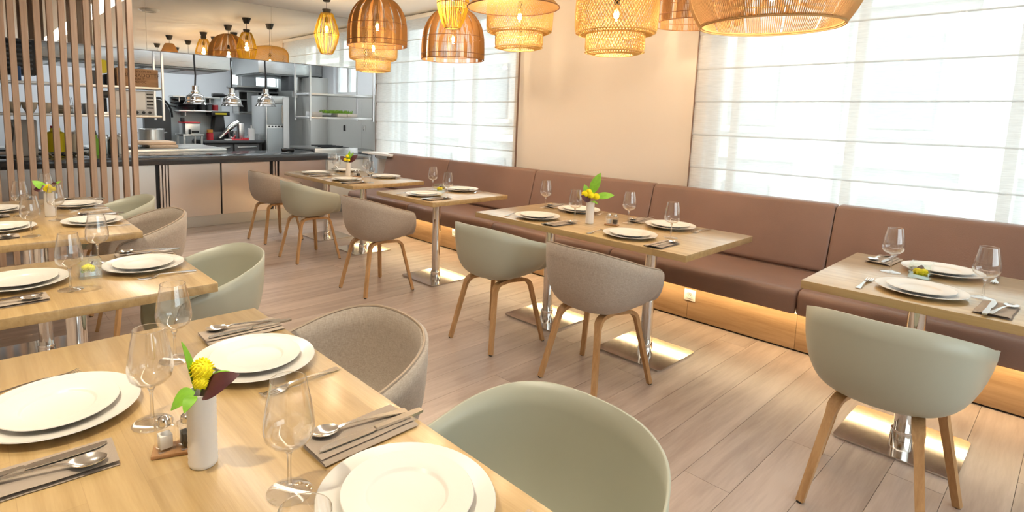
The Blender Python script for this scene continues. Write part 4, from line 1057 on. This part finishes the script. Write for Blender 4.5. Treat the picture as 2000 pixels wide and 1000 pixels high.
# things on the bar top behind the slats
BZ = .886
ye = thing('yellow_jug', 'bright yellow plastic jug behind the slats', 'jug', (-7.9, K(108, 262, -7.9).y, BZ))
MB().lathe([(0, 0), (.085, 0), (.09, .01), (.10, .2), (.09, .255), (.05, .275), (.05, .31), (0, .31)], 24).build('body', 'ylw', ye)
MB().tube([(.095, 0, .22), (.16, 0, .2), (.155, 0, .1), (.095, 0, .06)], .012, 8).build('handle', 'ylw', ye); MB().rbox(.092, .099, -.03, .03, .05, .16, .002, 1).build('label_patch', 'black', ye)
MB().lathe([(0, .3101), (.045, .3101), (.045, .335), (0, .335)], 18).build('cap', 'red', ye)
gb = thing('green_bottle', 'green squeeze bottle behind the slats', 'bottle', (-7.75, K(186, 262, -7.75).y, BZ)); MB().lathe([(0, 0), (.036, 0), (.038, .01), (.038, .17), (.02, .2), (.014, .24), (0, .24)], 18).build('body', 'grn', gb); MB().lathe([(0, .2405), (.016, .2405), (.006, .29), (0, .29)], 14).build('nozzle', 'blackm', gb)
for i, (px, mt, hh2, w_) in enumerate(((148, 'creamc', .26, .05), (206, 'steel', .22, .06), (222, 'dgrey', .2, .05), (240, 'wplastic', .22, .06))):
    p = K(px, 262, -7.72); t = thing('storage_jar', ['cream storage jar on the bar behind the slats', 'steel canister on the bar behind the slats', 'dark grey canister on the bar behind the slats', 'white canister on the bar behind the slats'][i], 'jar', (-7.76 - .15 * (i % 2), p.y, BZ))
    MB().lathe([(0, 0), (w_, 0), (w_ + .003, .01), (w_ + .003, hh2 - .03), (w_ - .008, hh2 - .01), (0, hh2 - .01)], 22).build('body', mt, t); MB().lathe([(0, hh2 - .0095), (w_ - .004, hh2 - .0095), (w_ - .004, hh2 + .012), (.012, hh2 + .018), (.012, hh2 + .03), (0, hh2 + .03)], 20).build('lid', 'steel', t)
tp = thing('tool_pile', 'tangle of dark tongs and ladles on the bar behind slats', 'utensils', (-7.58, K(125, 285, -7.58).y, BZ))
r = random.Random(12)
for i in range(9):
    y = -.2 + i * .05; MB().tube([(-.08, y, .008 + .01 * (i % 3)), (.0, y + r.uniform(-.05, .05), .03 + .01 * (i % 3)), (.14, y + r.uniform(-.08, .08), .02)], .007, 6).build('handle', 'blackm' if i % 2 else 'steel', tp)
    MB().sphere((-.09, y, .032), .03, 10, 8, .6).build('ladle_head', 'steel' if i % 2 else 'dgrey', tp)
dg_ = thing('grey_machine', 'light grey bread slicer behind the first slats', 'slicer', (0, 0, 0))
a, b = K(12, 240, -7.8).y, K(72, 240, -7.8).y
MB().rbox(-7.98, -7.8, a, b, BZ, BZ + .40, .01).build('body', 'lgrey', dg_); MB().lathe([(0, .0), (.1, .0), (.1, .02), (0, .02)], 20, -7.68, a + .0, BZ).build('base_disc', 'black', dg_)
MB().tube([(-7.78, a + .01, BZ + .38), (-7.74, a + .03, BZ + .3), (-7.74, a + .02, BZ + .2), (-7.78, a, BZ + .1)], .03, 8).build('handle', 'black', dg_)
pm = thing('pepper_mill', 'black pepper mill lying on the stone bar top', 'mill', (0, 0, 0)); p = K(573, 290, -7.6)
mill = MB().lathe([(0, 0), (.028, 0), (.03, .02), (.022, .07), (.03, .13), (.03, .16), (.02, .175), (0, .175)], 18)
MB().add([(-7.6 + x_, p.y - z_, BZ + .031 + y_) for x_, y_, z_ in mill.v], mill.f).build('mill_body', 'black', pm)
kn = MB().lathe([(0, 0), (.014, 0), (.014, .008), (0, .008)], 14); MB().add([(-7.6 + x_, p.y + .0005 + z_, BZ + .031 + y_) for x_, y_, z_ in kn.v], kn.f).build('end_knob', 'alu', pm)

# back of the kitchen
XG = -10.6
gp = thing('grey_partition', 'grey steel clad wall panel behind the pass', 'panel', (0, 0, 0))
a, b = K(333, 200, XG).y, K(433, 200, XG).y
MB().rbox(XG - .08, XG, a, b, 0, K(380, 188, XG).z, .004).build('cladding', 'greyp', gp)
for zpy, nm in ((189, 'upper'), (216, 'lower')):
    z = K(400, zpy, XG + .3).z; t = thing('wall_shelf', nm + ' steel wall shelf on the grey kitchen panel', 'shelf', (0, 0, 0))
    ya, yb2 = (K(338, 190, XG + .3).y, K(430, 190, XG + .3).y) if nm == 'upper' else (K(349, 190, XG + .3).y, K(441, 190, XG + .3).y)
    MB().rbox(XG + .001, XG + .3, ya, yb2, z - .025, z, .003).build('board', 'steel', t)
    for y in (ya + .12, yb2 - .15): MB().rbox(XG + .001, XG + .22, y - .01, y + .01, z - .10, z - .026, .003, 1).build('bracket', 'alu', t)
    if nm == 'lower': zl = z
    else: zu = z
p = K(425, 184, XG + .2); o = thing('wine_bottle', 'dark wine bottle lying on the upper wall shelf', 'bottle', (0, 0, 0))
bt = MB().lathe([(0, 0), (.037, 0), (.038, .01), (.038, .19), (.016, .23), (.014, .29), (0, .29)], 18); MB().add([(XG + .15 + x_, p.y - .08 + z_, zu + .039 + y_) for x_, y_, z_ in bt.v], bt.f).build('glass', 'black', o)
kn = MB().lathe([(.0145, .27), (.017, .27), (.017, .31), (0, .31)], 14); MB().add([(XG + .15 + x_, p.y - .08 + z_, zu + .039 + y_) for x_, y_, z_ in kn.v], kn.f).build('capsule', 'lgrey', o)
pan_me = MB().lathe([(0, 0), (.12, 0), (.15, .05), (.155, .05), (.125, -.004), (0, -.004)], 28).mesh('pan', 'black')
p = K(362, 212, XG + .16)
for i in range(3):
    t = thing('frying_pan', ['bottom black frying pan in the shelf stack', 'middle black frying pan in the shelf stack', 'top black frying pan in the shelf stack'][i], 'pan', (XG + .16, p.y + .02 * i, zl + .006 + .056 * i), group='black frying pans on the wall shelf')
    obj('body', pan_me, t); MB().tube([(0, -.15, .045), (.02, -.26, .06)], .012, 8).build('handle', 'black', t)
for i, (px, w_, hh2, mt, lab) in enumerate(((394, .07, .17, 'black', 'black saucepan beside the frying pans'), (408, .05, .12, 'dgrey', 'dark glass jar on the lower wall shelf'), (420, .05, .10, 'red', 'red and white tin on the lower wall shelf'))):
    p = K(px, 212, XG + .16); t = thing(['saucepan', 'glass_jar', 'red_tin'][i], lab, ['pan', 'jar', 'tin'][i], (XG + .17, p.y, zl + .001))
    MB().lathe([(0, 0), (w_, 0), (w_, hh2), (w_ - .006, hh2), (w_ - .006, .008), (0, .008)], 20).build('body', mt, t)
    MB().lathe([(0, hh2 + .0005), (w_ * .9, hh2 + .0005), (w_ * .85, hh2 + .015), (0, hh2 + .02)], 20).build('lid', 'lgrey' if i else 'black', t)
# tall dark oval machine
p = K(311, 220, -10.2); om = thing('dough_mixer', 'tall dark grey mixer hood with rounded top', 'mixer', (-10.3, p.y, 0))
prof = [(.20 * math.cos(a_), .55 + .85 * 1 + .33 * math.sin(a_)) for a_ in [PI * i / 12 for i in range(13)]]
ol = [(.20, .75)] + [(.20 * math.cos(PI * i / 14), 1.30 + .30 * math.sin(PI * i / 14)) for i in range(15)] + [(-.20, .75)]
MB().prism(ol, -.12, .0, 'X').build('cover', 'dgrey', om, smooth=False)
MB().tube([(.02, .215 * math.cos(PI * i / 14), 1.31 + .315 * math.sin(PI * i / 14)) for i in range(15)], .018, 8).build('hoop', 'black', om)
MB().rbox(-.2, .12, -.21, .21, .70, .749, .006).build('shelf_top', 'steel', om); MB().rbox(-.18, .1, -.22, .22, 0, .699, .01).build('base', 'dgrey', om)
# small oven on a stand
p0, p1 = K(362, 255, -9.9), K(391, 255, -9.9); so = thing('sealing_machine', 'small grey steel machine with red lid on a stand', 'machine', (0, 0, 0))
za, zb = K(375, 262, -9.9).z, K(375, 241, -9.9).z
MB().rbox(-10.25, -9.9, p0.y, p1.y, za, zb, .006).build('body', 'steel', so); MB().rbox(-10.27, -9.88, p0.y - .01, p1.y + .005, zb + .001, zb + .02, .004).build('lid', 'red', so)
MB().rbox(-9.899, -9.893, p0.y + .10, p1.y - .02, za + .02, za + .055, .001, 1).build('slot', 'black', so); MB().rbox(-9.899, -9.87, p0.y + .05, p0.y + .08, za + .0, za + .08, .004).build('latch', 'black', so)
MB().rbox(-10.1, -10.02, p0.y - .02, p0.y + .03, zb + .021, zb + .09, .005).build('lever', 'black', so)
MB().rbox(-10.3, -9.85, p0.y - .05, p1.y + .05, za - .03, za - .001, .004).build('stand_top', 'steel', so)
for y in (p0.y - .02, p1.y + .02):
    for x in (-10.26, -9.9): MB().rbox(x - .015, x + .015, y - .015, y + .015, 0, za - .031, .003, 1).build('leg', 'alu', so)
# back counter along the far wall
bc = thing('back_counter', 'dark kitchen worktop with fridges along the far wall', 'counter', (0, 0, 0))
ya, yb2 = p1.y + .08, K(521, 200, -9.9).y - .02; CZ = .93
MB().rbox(-10.59, -9.98, ya, yb2, CZ - .04, CZ, .004).build('worktop', 'dgrey', bc)
MB().box(-10.57, -10.05, ya + .05, yb2 - .02, .1, CZ - .042).build('carcass', 'black', bc, smooth=False)
for i in range(2): 
    y0 = ya + .06 + i * .47; d_ = MB().rbox(-10.048, -10.03, y0, y0 + .44, .14, CZ - .06, .004).build('fridge_door', 'dgrey', bc); MB().rbox(-10.029, -10.01, y0 + .05, y0 + .39, CZ - .13, CZ - .11, .004).build('handle', 'alu', d_)
def stuff_on(name, px, X, lab, cat): 
    p = K(px, 262, X); return thing(name, lab, cat, (X, p.y, CZ + .001))
t = stuff_on('spice_jar', 410, -10.2, 'amber spice jar with orange lid on the back counter', 'jar'); MB().lathe([(0, 0), (.055, 0), (.055, .12), (.04, .13), (0, .13)], 18).build('body', 'red', t); MB().lathe([(0, .1305), (.05, .1305), (.05, .18), (0, .18)], 18).build('lid', 'orange', t)
t = stuff_on('juicer', 427, -10.43, 'black professional juicer on the back counter', 'juicer')
MB().rbox(-.12, .12, -.16, .16, 0, .14, .01).build('base', 'dgrey', t); MB().prism([(-.10, .1405), (.10, .1405), (.07, .42), (-.07, .42)], -.08, .08, 'X').build('column', 'black', t, smooth=False); MB().rbox(-.14, .14, -.16, .16, .421, .50, .012).build('head', 'black', t); MB().rbox(.141, .147, -.1, .1, .44, .47, .001, 1).build('badge', 'ylw', t)
t = stuff_on('stand_mixer', 453, -10.21, 'chrome stand mixer on the back counter', 'mixer')
MB().tube([(.0, -.22, .03), (.0, -.08, .17), (0, .02, .26), (0, .12, .32)], [.03, .045, .055, .04], 12).build('arm', 'chrome', t); MB().lathe([(0, .0), (.07, .0), (.085, .16), (.08, .16), (.065, .01), (0, .01)], 22, 0, -.0, 0).build('bowl', 'chrome', t); MB().rbox(-.08, .08, .1, .2, 0, .3, .02).build('column', 'alu', t)
t = stuff_on('cling_film', 470, -10.43, 'crumpled clear plastic bags on the back counter', 'bags')
r = random.Random(4)
for i in range(6): 
    c_ = (r.uniform(-.1, .1), r.uniform(-.14, .14), r.uniform(.04, .09)); MB().add(*(lambda q: ([(x_ * (1 + .25 * r.uniform(-1, 1)), y_ * (1 + .1 * r.uniform(-1, 1)), z_) for x_, y_, z_ in q.v], q.f))(MB().sphere(c_, .06, 8, 6, .8))).build('bag', 'thick', t)
t = stuff_on('paper_roll', 491, -10.12, 'white paper towel roll standing on the back counter', 'paper roll'); MB().lathe([(.02, 0), (.06, 0), (.06, .21), (.02, .21)], 24, close=True).build('roll', 'wplastic', t); MB().lathe([(0, 0), (.018, 0), (.018, .26), (0, .27)], 12).build('core_rod', 'alu', t)
for i, (px0, px1, mt, lab) in enumerate(((452, 473, 'red', 'red chopping board flat on the back counter'), (474, 484, 'red', 'small red tray beside the paper roll'), (440, 452, 'wplastic', 'white chopping cloth on the back counter'))):
    o = MB().rbox(-10.11, -10.0, K(px0, 270, -10.05).y, K(px1, 270, -10.05).y, CZ + .001, CZ + .022 + .02 * (i == 1), .004).build(['chopping_board', 'red_tray', 'cloth'][i], mt); tag(o, lab, ['board', 'tray', 'cloth'][i])
tumbler_me = MB().lathe([(0, 0), (.03, 0), (.036, .11), (.034, .11), (.028, .006), (0, .006)], 18).mesh('tumbler', 'glass')
for i in range(6):
    p = K(498 + (i % 3) * 7.5, 265, -10.2); o = obj('tumbler', tumbler_me, None, (-10.2 - .09 * (i // 3), p.y, CZ + .001)); tag(o, 'clear tumbler in the cluster on the back counter', 'glass', 'tumblers on the back counter')
# upper cabinet
uc = thing('wall_cabinet', 'steel wall cabinet with open shelves under the high windows', 'cabinet', (0, 0, 0))
XU = -11.3; a, b = K(466, 200, XU).y, K(545, 200, XU).y; z0, z1 = K(500, 222, XU).z, K(500, 178, XU).z
MB().box(XU - .33, XU - .31, a, b, z0, z1).build('back', 'dgrey', uc, smooth=False)
for z in (z0, z1 - .03): MB().rbox(XU - .309, XU, a, b, z, z + .03, .003, 1).build('board', 'steel', uc)
for y in (a, K(483, 200, XU).y, K(503, 200, XU).y, K(517, 200, XU).y, b - .02): MB().rbox(XU - .309, XU - .002, y, y + .02, z0 + .031, z1 - .031, .002, 1).build('upright', 'steel', uc)
MB().rbox(XU - .3, XU - .02, a + .021, K(483, 200, XU).y - .001, (z0 + z1) / 2 + .03, (z0 + z1) / 2 + .05, .002, 1).build('inner_shelf', 'steel', uc)
MB().rbox(XU - .001, XU + .015, K(484, 200, XU).y, K(502, 200, XU).y, z0 + .032, z1 - .032, .003).build('sliding_door', 'greyp', uc)
MB().rbox(XK + .005, XU + .06, K(466, 200, XU).y - .05, K(580, 200, XU).y, K(500, 172, XU).z, K(500, 169, XU).z, .003).build('ledge', 'steel', uc)
MB().box(XU - .28, XU - .03, a + .02, b - .02, z0 - .022, z0 - .002).build('light_bar', 'wplastic', uc, smooth=False)
# combi oven
co = thing('combi_oven', 'tall steel combi oven with glass door and chrome handle', 'oven', (0, 0, 0))
XO = -9.9; a, b = K(521, 200, XO).y, K(552, 200, XO).y; b2 = K(566, 200, XO).y; zt = K(540, 187, XO).z; zm = K(540, 247, XO).z
MB().rbox(XO - .7, XO - .03, a, b2, .15, zt, .008).build('body', 'steel', co)
MB().rbox(XO - .029, XO, a + .01, b, zm + .03, K(540, 203, XO).z, .006).build('upper_door', 'greyp', co); MB().rbox(XO - .029, XO, a + .01, b, .45, zm - .03, .006).build('lower_door', 'greyp', co)
MB().rbox(XO - .029, XO - .005, b + .01, b2 - .01, .45, zt - .02, .006).build('control_panel', 'wplastic', co)
MB().tube([(XO + .04, b - .03, zm + .05), (XO + .04, b - .03, K(540, 206, XO).z)], .014, 8).build('handle', 'chrome', co)
for i in range(5): 
    kn = MB().lathe([(0, 0), (.014, 0), (.012, .02), (0, .02)], 12); y = a + .05 + i * .06; MB().add([(XO - .028 + z_, y + x_, zm + y_) for x_, y_, z_ in kn.v], kn.f).build('knob', 'black', co)
MB().rbox(XO - .029, XO + .01, a + .01, b, K(540, 202, XO).z, zt - .01, .006).build('vent_hood', 'steel', co)
for x in (XO - .65, XO - .08):
    for y in (a + .05, b2 - .05): MB().lathe([(0, 0), (.025, 0), (.02, .149), (0, .149)], 12, x, y).build('foot', 'alu', co)
# steel cladding of the window-side corner
sc = thing('steel_cladding', 'plain steel wall cladding in the kitchen corner by the window', 'panel', (0, 0, 0))
e = [-7.2, -8.35, -9.55]
for a, b in zip(e[1:], e[:-1]): MB().rbox(a + .002, b - .002, YK - .02, YK - .001, .86, 1.77, .002, 1).build('steel_sheet', 'clad', sc)
MB().rbox(-9.9, -9.56, YK - .35, YK - .001, .0, 2.09, .004).build('steel_column', 'clad', sc)
MB().rbox(-11.0, -9.91, 4.9, YK - .001, .0, 2.09, .004).build('steel_back', 'clad', sc)
for px, nm in ((674, 'black lever'), (713, 'steel lever')):
    p = at(px, 250, 'Y', YK - .02); MB().rbox(p.x - .02, p.x + .02, YK - .05, YK - .021, p.z - .05, p.z + .05, .01).build('tap_lever', 'black' if px == 674 else 'chrome', sc)
wt = thing('steel_worktop', 'steel worktop along the kitchen window side', 'worktop', (0, 0, 0))
MB().rbox(-9.54, -8.05, 4.45, YK - .022, .82, .858, .004).build('top', 'steel', wt); MB().box(-9.5, -8.1, 4.5, YK - .05, 0, .818).build('body', 'dgrey', wt, smooth=False)
ft = thing('pan_rack', 'row of dark pan handles on the window side worktop', 'rack', (0, 0, 0))
for i in range(4): MB().tube([(-8.7 - .12 * i, 4.62, .875 + .004 * i), (-8.6 - .12 * i, 4.98, .885)], .012, 8).build('handle', 'black', ft)
MB().rbox(-9.2, -8.6, 4.95, 5.1, .859, .872, .003).build('rack_base', 'dgrey', ft)
# kitchen ceiling strip lights
for i, (x, y) in enumerate(((-7.75, 2.5), (-8.2, 3.8), (-10.4, 3.2), (-10.4, 1.2))):
    t = thing('strip_light', ['long white strip light on the ceiling over the pass', 'long white strip light by the corner hood', 'long white strip light over the back counter', 'long white strip light over the kitchen rear aisle'][i], 'ceiling light', (x, y, ZC), group='kitchen strip lights')
    MB().rbox(-.06, .06, -.6, .6, -.05, -.001, .006).build('housing', 'wplastic', t)
    MB().box(-.045, .045, -.58, .58, -.056, -.051).build('diffuser', 'klight', t, smooth=False)
